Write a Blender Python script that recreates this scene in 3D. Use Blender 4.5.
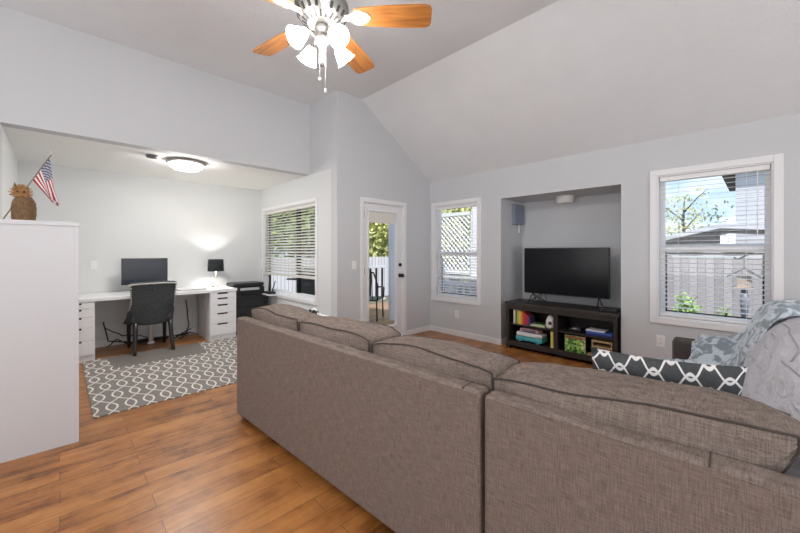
import bpy, bmesh, math, random
from mathutils import Vector, Matrix, noise
random.seed(7)
PI = math.pi
SC = bpy.context.scene
COL = SC.collection
for o in list(bpy.data.objects):
    bpy.data.objects.remove(o, do_unlink=True)

# ------------------------------------------------------------------ camera
CAM_H = 1.29
FPX = 350.0
YAW = math.atan(360/350)
cam = bpy.data.cameras.new('camera')
cam.sensor_fit = 'HORIZONTAL'; cam.sensor_width = 36.0
cam.lens = FPX/800*36.0
cam.shift_y = -(266.5-251.5)/800
cam.clip_start = 0.02; cam.clip_end = 300
camo = bpy.data.objects.new('camera', cam); COL.objects.link(camo)
camo.location = (0, 0, CAM_H)
camo.rotation_euler = (PI/2, 0, YAW)
SC.camera = camo

# ------------------------------------------------------------------ world, exposure
SC.view_settings.view_transform = 'Standard'
SC.view_settings.look = 'None'
SC.view_settings.gamma = 1.0
SC.view_settings.use_curve_mapping = False
SC.view_settings.exposure = 0.46
SC.cycles.use_denoising = True
SC.cycles.max_bounces = 10
SC.cycles.diffuse_bounces = 5
SC.cycles.transparent_max_bounces = 24
SC.cycles.sample_clamp_indirect = 6.0
SC.cycles.caustics_reflective = False
SC.cycles.caustics_refractive = False

W = bpy.data.worlds.new('sky_world'); SC.world = W
W.use_nodes = True
nt = W.node_tree; nt.nodes.clear()
def wn(t, **k):
    n = nt.nodes.new(t)
    for a, b in k.items(): setattr(n, a, b)
    return n
w_out = wn('ShaderNodeOutputWorld'); w_bg = wn('ShaderNodeBackground')
w_tc = wn('ShaderNodeTexCoord'); w_sep = wn('ShaderNodeSeparateXYZ')
w_grad = wn('ShaderNodeValToRGB')
w_grad.color_ramp.elements[0].position = 0.0; w_grad.color_ramp.elements[0].color = (.55, .72, .90, 1)
w_grad.color_ramp.elements[1].position = 0.55; w_grad.color_ramp.elements[1].color = (.22, .45, .85, 1)
w_map = wn('ShaderNodeMapping'); w_map.inputs['Scale'].default_value = (1, 1, 2.2)
w_map.inputs['Location'].default_value = (.43, .1, .25)
w_noi = wn('ShaderNodeTexNoise'); w_noi.inputs['Scale'].default_value = 3.2; w_noi.inputs['Detail'].default_value = 7
w_noi.inputs['Roughness'].default_value = .55
w_cl = wn('ShaderNodeValToRGB'); w_cl.color_ramp.elements[0].position = .47; w_cl.color_ramp.elements[1].position = .62
w_mix = wn('ShaderNodeMix', data_type='RGBA')
w_mix.inputs[7].default_value = (1.0, 1.0, 1.02, 1)
L = nt.links.new
L(w_tc.outputs['Generated'], w_sep.inputs[0]); L(w_sep.outputs['Z'], w_grad.inputs[0])
L(w_tc.outputs['Generated'], w_map.inputs[0]); L(w_map.outputs[0], w_noi.inputs['Vector'])
L(w_noi.outputs[0], w_cl.inputs[0]); L(w_cl.outputs[0], w_mix.inputs[0])
L(w_grad.outputs[0], w_mix.inputs[6]); L(w_mix.outputs[2], w_bg.inputs[0]); L(w_bg.outputs[0], w_out.inputs[0])
w_bg.inputs[1].default_value = 1.05

def lamp(name, typ, loc, energy, color=(1, 1, 1), rot=(0, 0, 0), **k):
    l = bpy.data.lights.new(name, typ); l.energy = energy; l.color = color
    for a, b in k.items(): setattr(l, a, b)
    o = bpy.data.objects.new(name, l); COL.objects.link(o); o.location = loc; o.rotation_euler = rot
    return o
lamp('sunlight', 'SUN', (0, -10, 20), 3.3, (1, .96, .88), (math.radians(40), 0, math.radians(32)), angle=.03)
# added area lights before the solid rear and right walls, standing in for window light
lamp('rear_fill_light', 'AREA', (-.6, -3.3, 1.75), 130, (.97, .98, 1.0), (math.radians(126), 0, 0), shape='RECTANGLE', size=5.5, size_y=2.6)
lamp('side_fill_light', 'AREA', (3.0, 1.0, 1.6), 75, (.96, .98, 1.0), (math.radians(108), 0, PI/2), shape='RECTANGLE', size=4.5, size_y=2.4)

# ------------------------------------------------------------------ helpers
def tag(o, label=None, cat=None, group=None, kind=None):
    if label: o['label'] = label
    if cat: o['category'] = cat
    if group: o['group'] = group
    if kind: o['kind'] = kind
    return o
def thing(name, label, cat, loc=(0, 0, 0), rz=0, group=None):
    o = bpy.data.objects.new(name, None); COL.objects.link(o)
    o.empty_display_size = .1
    o.location = loc; o.rotation_euler = (0, 0, rz)
    return tag(o, label, cat, group)
def obj(name, bm, m, parent=None, smooth=False, loc=None, rz=None):
    me = bpy.data.meshes.new(name)
    bmesh.ops.recalc_face_normals(bm, faces=bm.faces[:])
    bm.to_mesh(me); bm.free()
    ms = m if isinstance(m, (list, tuple)) else [m]
    for x in ms: me.materials.append(x)
    if smooth:
        for p in me.polygons: p.use_smooth = True
    o = bpy.data.objects.new(name, me); COL.objects.link(o)
    if parent: o.parent = parent
    if loc is not None: o.location = loc
    if rz is not None: o.rotation_euler = (0, 0, rz)
    return o
def single(name, bm, m, label, cat, group=None, smooth=False, loc=None, rz=None):
    return tag(obj(name, bm, m, None, smooth, loc, rz), label, cat, group)
def struct(name, bm, m, parent=None, smooth=False):
    o = obj(name, bm, m, parent, smooth)
    if not parent: o['kind'] = 'structure'
    return o
def copy_tree(o, parent=None):
    c = o.copy(); COL.objects.link(c)
    if parent is not None: c.parent = parent
    for ch in [x for x in bpy.data.objects if x.parent == o]:
        copy_tree(ch, c)
    return c
def NB(): return bmesh.new()
def box(bm, x0, x1, y0, y1, z0, z1, bev=0, mat=0, M=None, seg=2):
    t = bmesh.new()
    bmesh.ops.create_cube(t, size=1)
    for v in t.verts:
        v.co = Vector(((x0+x1)/2+v.co.x*(x1-x0), (y0+y1)/2+v.co.y*(y1-y0), (z0+z1)/2+v.co.z*(z1-z0)))
    if bev > 0:
        bmesh.ops.bevel(t, geom=t.edges[:], offset=bev, segments=seg, affect='EDGES', profile=.5)
    merge(bm, t, mat, M)
def merge(bm, t, mat=0, M=None):
    mp = {}
    for v in t.verts:
        mp[v] = bm.verts.new(M @ v.co if M else v.co)
    for f in t.faces:
        try:
            g = bm.faces.new([mp[v] for v in f.verts]); g.material_index = mat
        except ValueError: pass
    t.free()
def frame_of(d):
    d = d.normalized()
    a = Vector((0, 0, 1)) if abs(d.z) < .9 else Vector((1, 0, 0))
    u = d.cross(a).normalized(); return u, d.cross(u).normalized()
def tube(bm, pts, r, seg=8, closed=False, caps=True, mat=0):
    pts = [Vector(p) for p in pts]; n = len(pts)
    rs = r if isinstance(r, (list, tuple)) else [r]*n
    rings = []; pu = None
    for i, p in enumerate(pts):
        a = pts[(i-1) % n] if (closed or i > 0) else pts[i]
        b = pts[(i+1) % n] if (closed or i < n-1) else pts[i]
        d = b-a
        if d.length < 1e-9: d = Vector((0, 0, 1))
        d.normalize()
        if pu is None: u, w = frame_of(d)
        else:
            u = pu - d*pu.dot(d)
            if u.length < 1e-6: u, _ = frame_of(d)
            u.normalize(); w = d.cross(u)
        pu = u
        rings.append([bm.verts.new(p+(u*math.cos(2*PI*k/seg)+w*math.sin(2*PI*k/seg))*rs[i]) for k in range(seg)])
    m = n if closed else n-1
    for i in range(m):
        A, B = rings[i], rings[(i+1) % n]
        for k in range(seg):
            f = bm.faces.new((A[k], A[(k+1) % seg], B[(k+1) % seg], B[k])); f.material_index = mat
    if caps and not closed:
        bm.faces.new(rings[0][::-1]).material_index = mat; bm.faces.new(rings[-1]).material_index = mat
def lathe(bm, prof, seg=24, M=None, mat=0):
    rings = []
    for r, z in prof:
        if r < 1e-6:
            v = Vector((0, 0, z)); rings.append([bm.verts.new(M @ v if M else v)])
        else:
            ring = []
            for k in range(seg):
                v = Vector((r*math.cos(2*PI*k/seg), r*math.sin(2*PI*k/seg), z)); ring.append(bm.verts.new(M @ v if M else v))
            rings.append(ring)
    for A, B in zip(rings, rings[1:]):
        for k in range(seg):
            q = [A[k % len(A)], A[(k+1) % len(A)], B[(k+1) % len(B)], B[k % len(B)]]
            u = []
            for v in q:
                if v not in u: u.append(v)
            if len(u) > 2:
                try: bm.faces.new(u).material_index = mat
                except ValueError: pass
def grid(bm, fn, nu, nv, thick=0.0, mat=0):
    """surface fn(u,v), u,v in 0..1; with thick: closed slab along the normals"""
    P = [[Vector(fn(i/nu, j/nv)) for j in range(nv+1)] for i in range(nu+1)]
    A = [[bm.verts.new(p) for p in row] for row in P]
    def quads(G, flip):
        for i in range(nu):
            for j in range(nv):
                q = [G[i][j], G[i+1][j], G[i+1][j+1], G[i][j+1]]
                bm.faces.new(q[::-1] if flip else q).material_index = mat
    quads(A, False)
    if thick:
        B = []
        for i in range(nu+1):
            row = []
            for j in range(nv+1):
                du = P[min(i+1, nu)][j]-P[max(i-1, 0)][j]; dv = P[i][min(j+1, nv)]-P[i][max(j-1, 0)]
                n = du.cross(dv)
                n = n.normalized() if n.length > 1e-12 else Vector((0, 0, 1))
                row.append(bm.verts.new(P[i][j]-n*thick))
            B.append(row)
        quads(B, True)
        per = [(i, 0) for i in range(nu)]+[(nu, j) for j in range(nv)]+[(i, nv) for i in range(nu, 0, -1)]+[(0, j) for j in range(nv, 0, -1)]
        for k in range(len(per)):
            (a, b), (c, d) = per[k], per[(k+1) % len(per)]
            bm.faces.new((A[a][b], B[a][b], B[c][d], A[c][d])).material_index = mat
    return A
def prism(bm, poly, z0, z1, M=None, mat=0):
    """polygon of (x,y) points extruded in z"""
    a = [bm.verts.new((M @ Vector((x, y, z0))) if M else (x, y, z0)) for x, y in poly]
    b = [bm.verts.new((M @ Vector((x, y, z1))) if M else (x, y, z1)) for x, y in poly]
    n = len(poly)
    bm.faces.new(a[::-1]).material_index = mat; bm.faces.new(b).material_index = mat
    for i in range(n):
        bm.faces.new((a[i], a[(i+1) % n], b[(i+1) % n], b[i])).material_index = mat
def nz(x, y, z=0, s=1.0): return noise.noise(Vector((x*s, y*s, z*s)))

# ------------------------------------------------------------------ materials
def base_mat(name):
    m = bpy.data.materials.new(name); m.use_nodes = True
    t = m.node_tree; b = t.nodes['Principled BSDF']
    return m, t, b
def N(t, typ, **k):
    n = t.nodes.new(typ)
    for a, b in k.items(): setattr(n, a, b)
    return n
def mat(name, col, rough=.5, metal=0, noise_scale=0, noise_amt=.1, bump=0, bump_scale=80, emit=None, emit_s=0, spec=None, coat=0):
    m, t, b = base_mat(name)
    b.inputs['Base Color'].default_value = (*col, 1)
    b.inputs['Roughness'].default_value = rough; b.inputs['Metallic'].default_value = metal
    if spec is not None: b.inputs['Specular IOR Level'].default_value = spec
    if coat: b.inputs['Coat Weight'].default_value = coat
    if emit:
        b.inputs['Emission Color'].default_value = (*emit, 1); b.inputs['Emission Strength'].default_value = emit_s
    tc = N(t, 'ShaderNodeTexCoord')
    if noise_scale:
        n = N(t, 'ShaderNodeTexNoise'); n.inputs['Scale'].default_value = noise_scale; n.inputs['Detail'].default_value = 4
        t.links.new(tc.outputs['Object'], n.inputs['Vector'])
        r = N(t, 'ShaderNodeMix', data_type='RGBA')
        r.inputs[6].default_value = (*[c*(1-noise_amt) for c in col], 1); r.inputs[7].default_value = (*[min(1, c*(1+noise_amt)) for c in col], 1)
        t.links.new(n.outputs[0], r.inputs[0]); t.links.new(r.outputs[2], b.inputs['Base Color'])
    if bump:
        n = N(t, 'ShaderNodeTexNoise'); n.inputs['Scale'].default_value = bump_scale; n.inputs['Detail'].default_value = 3
        t.links.new(tc.outputs['Object'], n.inputs['Vector'])
        bp = N(t, 'ShaderNodeBump'); bp.inputs['Strength'].default_value = bump; bp.inputs['Distance'].default_value = .01
        t.links.new(n.outputs[0], bp.inputs['Height']); t.links.new(bp.outputs[0], b.inputs['Normal'])
    return m
def glass_mat(name, tint=(1, 1, 1), refl=.02):
    m = bpy.data.materials.new(name); m.use_nodes = True; t = m.node_tree; t.nodes.clear()
    o = N(t, 'ShaderNodeOutputMaterial'); a = N(t, 'ShaderNodeBsdfTransparent'); g = N(t, 'ShaderNodeBsdfGlossy'); x = N(t, 'ShaderNodeMixShader')
    a.inputs[0].default_value = (*tint, 1); g.inputs['Roughness'].default_value = .02; x.inputs[0].default_value = refl
    t.links.new(a.outputs[0], x.inputs[1]); t.links.new(g.outputs[0], x.inputs[2]); t.links.new(x.outputs[0], o.inputs[0])
    return m
def math_n(t, op, a, b=None):
    n = N(t, 'ShaderNodeMath', operation=op)
    for i, v in enumerate((a, b)):
        if v is None: continue
        if isinstance(v, (int, float)): n.inputs[i].default_value = v
        else: t.links.new(v, n.inputs[i])
    return n.outputs[0]

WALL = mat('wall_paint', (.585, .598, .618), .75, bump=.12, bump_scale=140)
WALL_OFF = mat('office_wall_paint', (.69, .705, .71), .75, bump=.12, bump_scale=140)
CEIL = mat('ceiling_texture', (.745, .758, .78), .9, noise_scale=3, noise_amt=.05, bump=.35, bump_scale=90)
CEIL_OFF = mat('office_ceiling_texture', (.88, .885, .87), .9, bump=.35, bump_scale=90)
TRIM = mat('white_trim', (.80, .80, .81), .4)
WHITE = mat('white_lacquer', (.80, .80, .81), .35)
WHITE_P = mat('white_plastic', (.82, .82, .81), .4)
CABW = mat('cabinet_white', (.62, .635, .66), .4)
BLIND = mat('blind_vinyl', (.82, .82, .82), .45)
GLASS = glass_mat('window_glass')
BLACK = mat('black_plastic', (.012, .012, .014), .35)
BLACKM = mat('black_metal', (.02, .02, .02), .4, metal=.6)
SCREEN = mat('screen_glass', (.006, .006, .008), .2, spec=.22)
MONITOR = mat('monitor_screen', (.02, .025, .035), .25)
CHROME = mat('brushed_nickel', (.62, .60, .57), .28, metal=1)
ESPRESSO = mat('espresso_wood', (.028, .022, .020), .45, noise_scale=6, noise_amt=.4)
PIPING = mat('dark_brown_piping', (.055, .042, .036), .8)
PEWTER = mat('antique_pewter', (.26, .25, .235), .42, metal=.85)

def fabric_mat(name, c1, c2, scale=260, rough=.95, crease=0):
    m, t, b = base_mat(name); b.inputs['Roughness'].default_value = rough
    b.inputs['Specular IOR Level'].default_value = .15
    tc = N(t, 'ShaderNodeTexCoord')
    fac = None
    outs = []
    for sc in ((scale, scale*.12, scale*.06), (scale*.06, scale*.12, scale), (scale*1.3, scale*1.3, scale*1.3)):
        mp = N(t, 'ShaderNodeMapping'); mp.inputs['Scale'].default_value = sc
        n = N(t, 'ShaderNodeTexNoise'); n.inputs['Scale'].default_value = 1; n.inputs['Detail'].default_value = 2
        t.links.new(tc.outputs['Object'], mp.inputs[0]); t.links.new(mp.outputs[0], n.inputs['Vector']); outs.append(n.outputs[0])
    s = math_n(t, 'ADD', math_n(t, 'ADD', outs[0], outs[1]), outs[2])
    rp = N(t, 'ShaderNodeMapRange'); rp.inputs[1].default_value = 1.15; rp.inputs[2].default_value = 1.85
    t.links.new(s, rp.inputs[0])
    mx = N(t, 'ShaderNodeMix', data_type='RGBA'); mx.inputs[6].default_value = (*c1, 1); mx.inputs[7].default_value = (*c2, 1)
    t.links.new(rp.outputs[0], mx.inputs[0]); t.links.new(mx.outputs[2], b.inputs['Base Color'])
    bp = N(t, 'ShaderNodeBump'); bp.inputs['Strength'].default_value = .25; bp.inputs['Distance'].default_value = .003
    t.links.new(s, bp.inputs['Height']); t.links.new(bp.outputs[0], b.inputs['Normal'])
    if crease:
        mp = N(t, 'ShaderNodeMapping'); mp.inputs['Scale'].default_value = (5, 9, 13)
        n = N(t, 'ShaderNodeTexNoise'); n.inputs['Scale'].default_value = 1; n.inputs['Detail'].default_value = 3; n.inputs['Distortion'].default_value = 1.2
        t.links.new(tc.outputs['Object'], mp.inputs[0]); t.links.new(mp.outputs[0], n.inputs['Vector'])
        b2 = N(t, 'ShaderNodeBump'); b2.inputs['Strength'].default_value = crease; b2.inputs['Distance'].default_value = .05
        t.links.new(n.outputs[0], b2.inputs['Height']); t.links.new(b2.outputs[0], bp.inputs['Normal'])
    return m
SOFA = fabric_mat('taupe_linen', (.122, .096, .082), (.275, .222, .192), 330)
SOFA_C = fabric_mat('taupe_linen_cushion', (.122, .096, .082), (.275, .222, .192), 330, crease=.35)
SOFA_GREY = fabric_mat('grey_linen', (.50, .495, .535), (.63, .625, .665), crease=.8)
CHAIRF = fabric_mat('charcoal_upholstery', (.045, .05, .052), (.085, .09, .095), 200)

def floor_mat():
    m, t, b = base_mat('hickory_planks')
    tc = N(t, 'ShaderNodeTexCoord'); mp = N(t, 'ShaderNodeMapping')
    mp.inputs['Rotation'].default_value = (0, 0, PI/2)
    t.links.new(tc.outputs['Object'], mp.inputs[0])
    br = N(t, 'ShaderNodeTexBrick'); br.offset = .37; br.offset_frequency = 2
    br.inputs['Scale'].default_value = 1; br.inputs['Brick Width'].default_value = .95; br.inputs['Row Height'].default_value = .125
    br.inputs['Mortar Size'].default_value = .0014; br.inputs['Mortar Smooth'].default_value = .2; br.inputs['Bias'].default_value = 0
    br.inputs['Color1'].default_value = (0, 0, 0, 1); br.inputs['Color2'].default_value = (1, 1, 1, 1); br.inputs['Mortar'].default_value = (.5, .5, .5, 1)
    t.links.new(mp.outputs[0], br.inputs[0])
    g = N(t, 'ShaderNodeMapping'); g.inputs['Scale'].default_value = (14, 2.2, 1)
    gn = N(t, 'ShaderNodeTexNoise'); gn.inputs['Scale'].default_value = 1; gn.inputs['Detail'].default_value = 6; gn.inputs['Roughness'].default_value = .62; gn.inputs['Distortion'].default_value = .6
    # every plank shifts the grain
    ad = N(t, 'ShaderNodeVectorMath', operation='ADD'); sc = N(t, 'ShaderNodeVectorMath', operation='SCALE'); sc.inputs['Scale'].default_value = 7
    t.links.new(br.outputs['Color'], sc.inputs[0]); t.links.new(tc.outputs['Object'], g.inputs[0]); t.links.new(g.outputs[0], ad.inputs[0]); t.links.new(sc.outputs[0], ad.inputs[1])
    t.links.new(ad.outputs[0], gn.inputs['Vector'])
    sep = N(t, 'ShaderNodeSeparateColor'); t.links.new(br.outputs['Color'], sep.inputs[0])
    v = math_n(t, 'ADD', math_n(t, 'MULTIPLY', gn.outputs[0], 1.0), math_n(t, 'MULTIPLY', sep.outputs[0], .24))
    rp = N(t, 'ShaderNodeValToRGB'); e = rp.color_ramp.elements
    e[0].position = .30; e[0].color = (.14, .045, .010, 1); e[1].position = .98; e[1].color = (.53, .25, .080, 1)
    x = e.new(.5); x.color = (.33, .125, .030, 1); x = e.new(.72); x.color = (.44, .185, .050, 1)
    t.links.new(v, rp.inputs[0])
    ml = N(t, 'ShaderNodeTexNoise'); ml.inputs['Scale'].default_value = 5.5; ml.inputs['Detail'].default_value = 5; ml.inputs['Roughness'].default_value = .65
    t.links.new(ad.outputs[0], ml.inputs['Vector']) if False else t.links.new(tc.outputs['Object'], ml.inputs['Vector'])
    v2 = math_n(t, 'ADD', v, math_n(t, 'MULTIPLY', math_n(t, 'SUBTRACT', ml.outputs[0], .56), .75)); t.links.new(v2, rp.inputs[0])
    mx = N(t, 'ShaderNodeMix', data_type='RGBA'); mx.inputs[7].default_value = (.07, .028, .012, 1)
    t.links.new(br.outputs['Fac'], mx.inputs[0]); t.links.new(rp.outputs[0], mx.inputs[6]); t.links.new(mx.outputs[2], b.inputs['Base Color'])
    b.inputs['Roughness'].default_value = .33
    bp = N(t, 'ShaderNodeBump'); bp.inputs['Strength'].default_value = .3; bp.inputs['Distance'].default_value = .004
    hh = math_n(t, 'SUBTRACT', math_n(t, 'MULTIPLY', gn.outputs[0], .5), br.outputs['Fac'])
    t.links.new(hh, bp.inputs['Height']); t.links.new(bp.outputs[0], b.inputs['Normal'])
    return m
FLOOR = floor_mat()

def lattice_mat(name, dark, light, S, Lw, A, width, swap=False, rough=.95):
    """two families of opposed waves: an ogee trellis in object XY (or XZ when swap='xz')"""
    m, t, b = base_mat(name); b.inputs['Roughness'].default_value = rough; b.inputs['Specular IOR Level'].default_value = .1
    tc = N(t, 'ShaderNodeTexCoord'); sp = N(t, 'ShaderNodeSeparateXYZ'); t.links.new(tc.outputs['Object'], sp.inputs[0])
    u, v = sp.outputs[0], sp.outputs[1]
    if swap == 'xz': v = sp.outputs[2]
    elif swap: u, v = v, u
    s = math_n(t, 'MULTIPLY', math_n(t, 'SINE', math_n(t, 'MULTIPLY', u, 2*PI/Lw)), A)
    ds = []
    for sg, off in ((1, 0), (-1, .5)):
        q = math_n(t, 'SUBTRACT', v, math_n(t, 'MULTIPLY', s, sg))
        q = math_n(t, 'ADD', math_n(t, 'DIVIDE', q, 2*S), off+.25)
        fr = math_n(t, 'FRACT', q)
        d = math_n(t, 'ABSOLUTE', math_n(t, 'SUBTRACT', fr, .5))
        ds.append(math_n(t, 'MULTIPLY', d, 2*S))
    d = math_n(t, 'MINIMUM', ds[0], ds[1])
    rp = N(t, 'ShaderNodeMapRange'); rp.inputs[1].default_value = width*.8; rp.inputs[2].default_value = width*1.2
    rp.inputs[3].default_value = 1; rp.inputs[4].default_value = 0
    t.links.new(d, rp.inputs[0])
    n = N(t, 'ShaderNodeTexNoise'); n.inputs['Scale'].default_value = 70; n.inputs['Detail'].default_value = 3; t.links.new(tc.outputs['Object'], n.inputs['Vector'])
    dk = N(t, 'ShaderNodeMix', data_type='RGBA'); dk.inputs[6].default_value = (*[c*.7 for c in dark], 1); dk.inputs[7].default_value = (*[c*1.3 for c in dark], 1)
    t.links.new(n.outputs[0], dk.inputs[0])
    mx = N(t, 'ShaderNodeMix', data_type='RGBA'); mx.inputs[7].default_value = (*light, 1)
    t.links.new(rp.outputs[0], mx.inputs[0]); t.links.new(dk.outputs[2], mx.inputs[6]); t.links.new(mx.outputs[2], b.inputs['Base Color'])
    return m
RUG = lattice_mat('rug_trellis', (.25, .225, .21), (.74, .71, .66), .0625, .60, .067, .0072, swap=False)
PILLOW = lattice_mat('pillow_trellis', (.075, .08, .084), (.80, .79, .78), .036, .105, .026, .0052, swap='xz')

def blade_mat():
    m, t, b = base_mat('honey_oak_blade'); b.inputs['Roughness'].default_value = .35
    tc = N(t, 'ShaderNodeTexCoord'); mp = N(t, 'ShaderNodeMapping'); mp.inputs['Scale'].default_value = (3, 34, 3)
    n = N(t, 'ShaderNodeTexNoise'); n.inputs['Scale'].default_value = 1; n.inputs['Detail'].default_value = 5; n.inputs['Distortion'].default_value = .8
    t.links.new(tc.outputs['Object'], mp.inputs[0]); t.links.new(mp.outputs[0], n.inputs['Vector'])
    rp = N(t, 'ShaderNodeValToRGB'); e = rp.color_ramp.elements
    e[0].position = .3; e[0].color = (.26, .085, .022, 1); e[1].position = .7; e[1].color = (.60, .25, .06, 1)
    t.links.new(n.outputs[0], rp.inputs[0]); t.links.new(rp.outputs[0], b.inputs['Base Color'])
    return m
BLADE = blade_mat()

# ------------------------------------------------------------------ setting: room shell
XD, YT, YC, XH, XO, YL = -3.78, 4.36, 2.55, -4.456, -6.2, -.36
ZC, ZH = 3.36, 2.38         # living-room flat ceiling, office ceiling
YCR = 2.95                  # crease of the vault
TH = .14
XR, YB = 3.2, -3.6
def wall_cells(bm, amin, amax, zmin, zmax, holes, place):
    A = sorted(set([amin, amax]+[h[0] for h in holes]+[h[1] for h in holes]))
    Z = sorted(set([zmin, zmax]+[h[2] for h in holes]+[h[3] for h in holes]))
    for a0, a1 in zip(A, A[1:]):
        for z0, z1 in zip(Z, Z[1:]):
            ca, cz = (a0+a1)/2, (z0+z1)/2
            if any(h[0] < ca < h[1] and h[2] < cz < h[3] for h in holes): continue
            x0, x1, y0, y1 = place(a0, a1)
            box(bm, x0, x1, y0, y1, z0, z1)
bm = NB(); box(bm, XO-TH, XR+TH, YB-TH, YT+.8, -.12, 0); struct('floor', bm, FLOOR)
# window openings (x0, x1, z0, z1) inside their casings
W1 = (-6.05, -4.30, .60, 1.985); W2 = (-3.68, -2.865, .565, 2.015); W3 = (-.73, .08, .625, 2.055)
NI = (-2.49, -1.05, 0.0, 2.02)
DR = (2.98, 3.745, 0.0, 1.975)
bm = NB()
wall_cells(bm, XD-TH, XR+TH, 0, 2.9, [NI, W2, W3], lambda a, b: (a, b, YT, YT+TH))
YN = 4.99                                                   # back of the niche
box(bm, NI[0]-TH, NI[0], YT+TH, YN+TH, 0, NI[3]+TH); box(bm, NI[1], NI[1]+TH, YT+TH, YN+TH, 0, NI[3]+TH)
box(bm, NI[0], NI[1], YN, YN+TH, 0, NI[3]+TH); box(bm, NI[0], NI[1], YT+TH, YN, NI[3], NI[3]+TH)
struct('wall_far', bm, WALL)
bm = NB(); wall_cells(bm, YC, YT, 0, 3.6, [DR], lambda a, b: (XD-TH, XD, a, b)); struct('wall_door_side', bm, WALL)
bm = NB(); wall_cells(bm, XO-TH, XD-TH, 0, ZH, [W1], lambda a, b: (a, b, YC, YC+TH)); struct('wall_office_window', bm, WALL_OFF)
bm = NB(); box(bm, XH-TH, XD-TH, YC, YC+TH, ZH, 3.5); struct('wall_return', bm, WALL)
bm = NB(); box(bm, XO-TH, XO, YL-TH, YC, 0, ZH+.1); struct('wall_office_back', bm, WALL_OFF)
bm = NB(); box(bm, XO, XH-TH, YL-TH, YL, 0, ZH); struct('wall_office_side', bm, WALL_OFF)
bm = NB(); box(bm, XH-TH, XH, YL, YC, ZH, 3.5); struct('wall_header', bm, WALL)
bm = NB(); box(bm, XH-TH, XH, YB, YL, 0, 3.5); struct('wall_left', bm, WALL)
bm = NB(); box(bm, XH-TH, XR+TH, YB-TH, YB, 0, 3.5); struct('wall_rear', bm, WALL)
bm = NB(); box(bm, XR, XR+TH, YB, YT, 0, 3.6); struct('wall_right', bm, WALL)
bm = NB()
sl = (ZC-2.43)/(YT-YCR)
prism(bm, [(YB-TH, ZC), (YCR, ZC), (YT+.0, 2.43), (YT+.0, 2.43+.16), (YCR+.05, ZC+.16), (YB-TH, ZC+.16)], XH-.02, XR+TH,
      M=Matrix(((0, 0, 1, 0), (1, 0, 0, 0), (0, 1, 0, 0), (0, 0, 0, 1))))
struct('ceiling', bm, CEIL)
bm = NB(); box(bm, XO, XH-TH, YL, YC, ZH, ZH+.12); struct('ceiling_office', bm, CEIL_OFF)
# baseboards
def base(name, segs):
    bm = NB()
    for x0, x1, y0, y1 in segs:
        box(bm, x0, x1, y0, y1, 0, .085, .004)
    struct(name, bm, TRIM)
bt = .014
base('baseboard_far', [(XD, NI[0], YT-bt, YT), (NI[1], XR, YT-bt, YT), (NI[0], NI[0]+bt, YT-bt, YN), (NI[1]-bt, NI[1], YT-bt, YN), (NI[0]+bt, NI[1]-bt, YN-bt, YN)])
base('baseboard_door_side', [(XD, XD+bt, YC-bt, DR[0]-.06), (XD, XD+bt, DR[1]+.06, YT-bt)])
base('baseboard_office', [(XO, XO+bt, YL, YC), (XO+bt, XD, YC-bt, YC), (XO+bt, XH, YL, YL+bt)])

# ------------------------------------------------------------------ windows, door
def window(n, op, plane, cas, slider=False):
    x0, x1, z0, z1 = op
    r = bpy.data.objects.new('window_%d' % n, None); COL.objects.link(r); r.location = (0, plane, 0); r['kind'] = 'structure'
    bm = NB(); c = cas; p = -.016
    box(bm, x0-c, x0, p, .0, z0-c, z1+c, .004); box(bm, x1, x1+c, p, .0, z0-c, z1+c, .004)
    box(bm, x0, x1, p, .0, z1, z1+c, .004); box(bm, x0, x1, p-.012, .0, z0-c, z0, .004)
    obj('window_casing', bm, TRIM, r)
    bm = NB(); d = TH
    box(bm, x0, x0+.012, 0, d, z0, z1); box(bm, x1-.012, x1, 0, d, z0, z1); box(bm, x0+.012, x1-.012, 0, d, z1-.012, z1); box(bm, x0+.012, x1-.012, 0, d, z0, z0+.012)
    obj('window_jamb', bm, TRIM, r)
    x0 += .012; x1 -= .012; z0 += .012; z1 -= .012
    bm = NB(); s = .04; y0, y1 = .075, .115
    box(bm, x0, x0+s, y0, y1, z0, z1, .003); box(bm, x1-s, x1, y0, y1, z0, z1, .003); box(bm, x0+s, x1-s, y0, y1, z1-s, z1, .003); box(bm, x0+s, x1-s, y0, y1, z0, z0+s, .003)
    if slider:
        xm = (x0+x1)/2+.22; b2 = NB(); box(b2, xm-.04, xm+.04, y0-.005, y1, z0+s, z1-s, .003); obj('window_mullion', b2, BLACKM, r)
        b2 = NB(); box(b2, x0+s, x0+s+.03, y0, y1-.01, z0+s, z1-s, .003); obj('window_mullion', b2, BLACKM, r)
    else:
        zm = z0+(z1-z0)*.48; box(bm, x0+s, x1-s, y0-.012, y1, zm-.03, zm+.03, .003)
    obj('window_sash', bm, TRIM, r)
    if not slider:
        b2 = NB(); zt_ = zm-.035; e = .012
        for q in ((x0+s, x0+s+e, z0+s, zt_), (x1-s-e, x1-s, z0+s, zt_), (x0+s, x1-s, zt_-e, zt_), (x0+s, x1-s, z0+s, z0+s+e)): box(b2, q[0], q[1], .119, .127, q[2], q[3])
        obj('window_screen_frame', b2, BLACKM, r)
    bm = NB(); box(bm, x0+s, x1-s, .098, .104, z0+s, z1-s); obj('window_pane', bm, GLASS, r)
    return r
window(1, W1, YC, .05, True); window(2, W2, YT, .06); window(3, W3, YT, .06)

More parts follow.
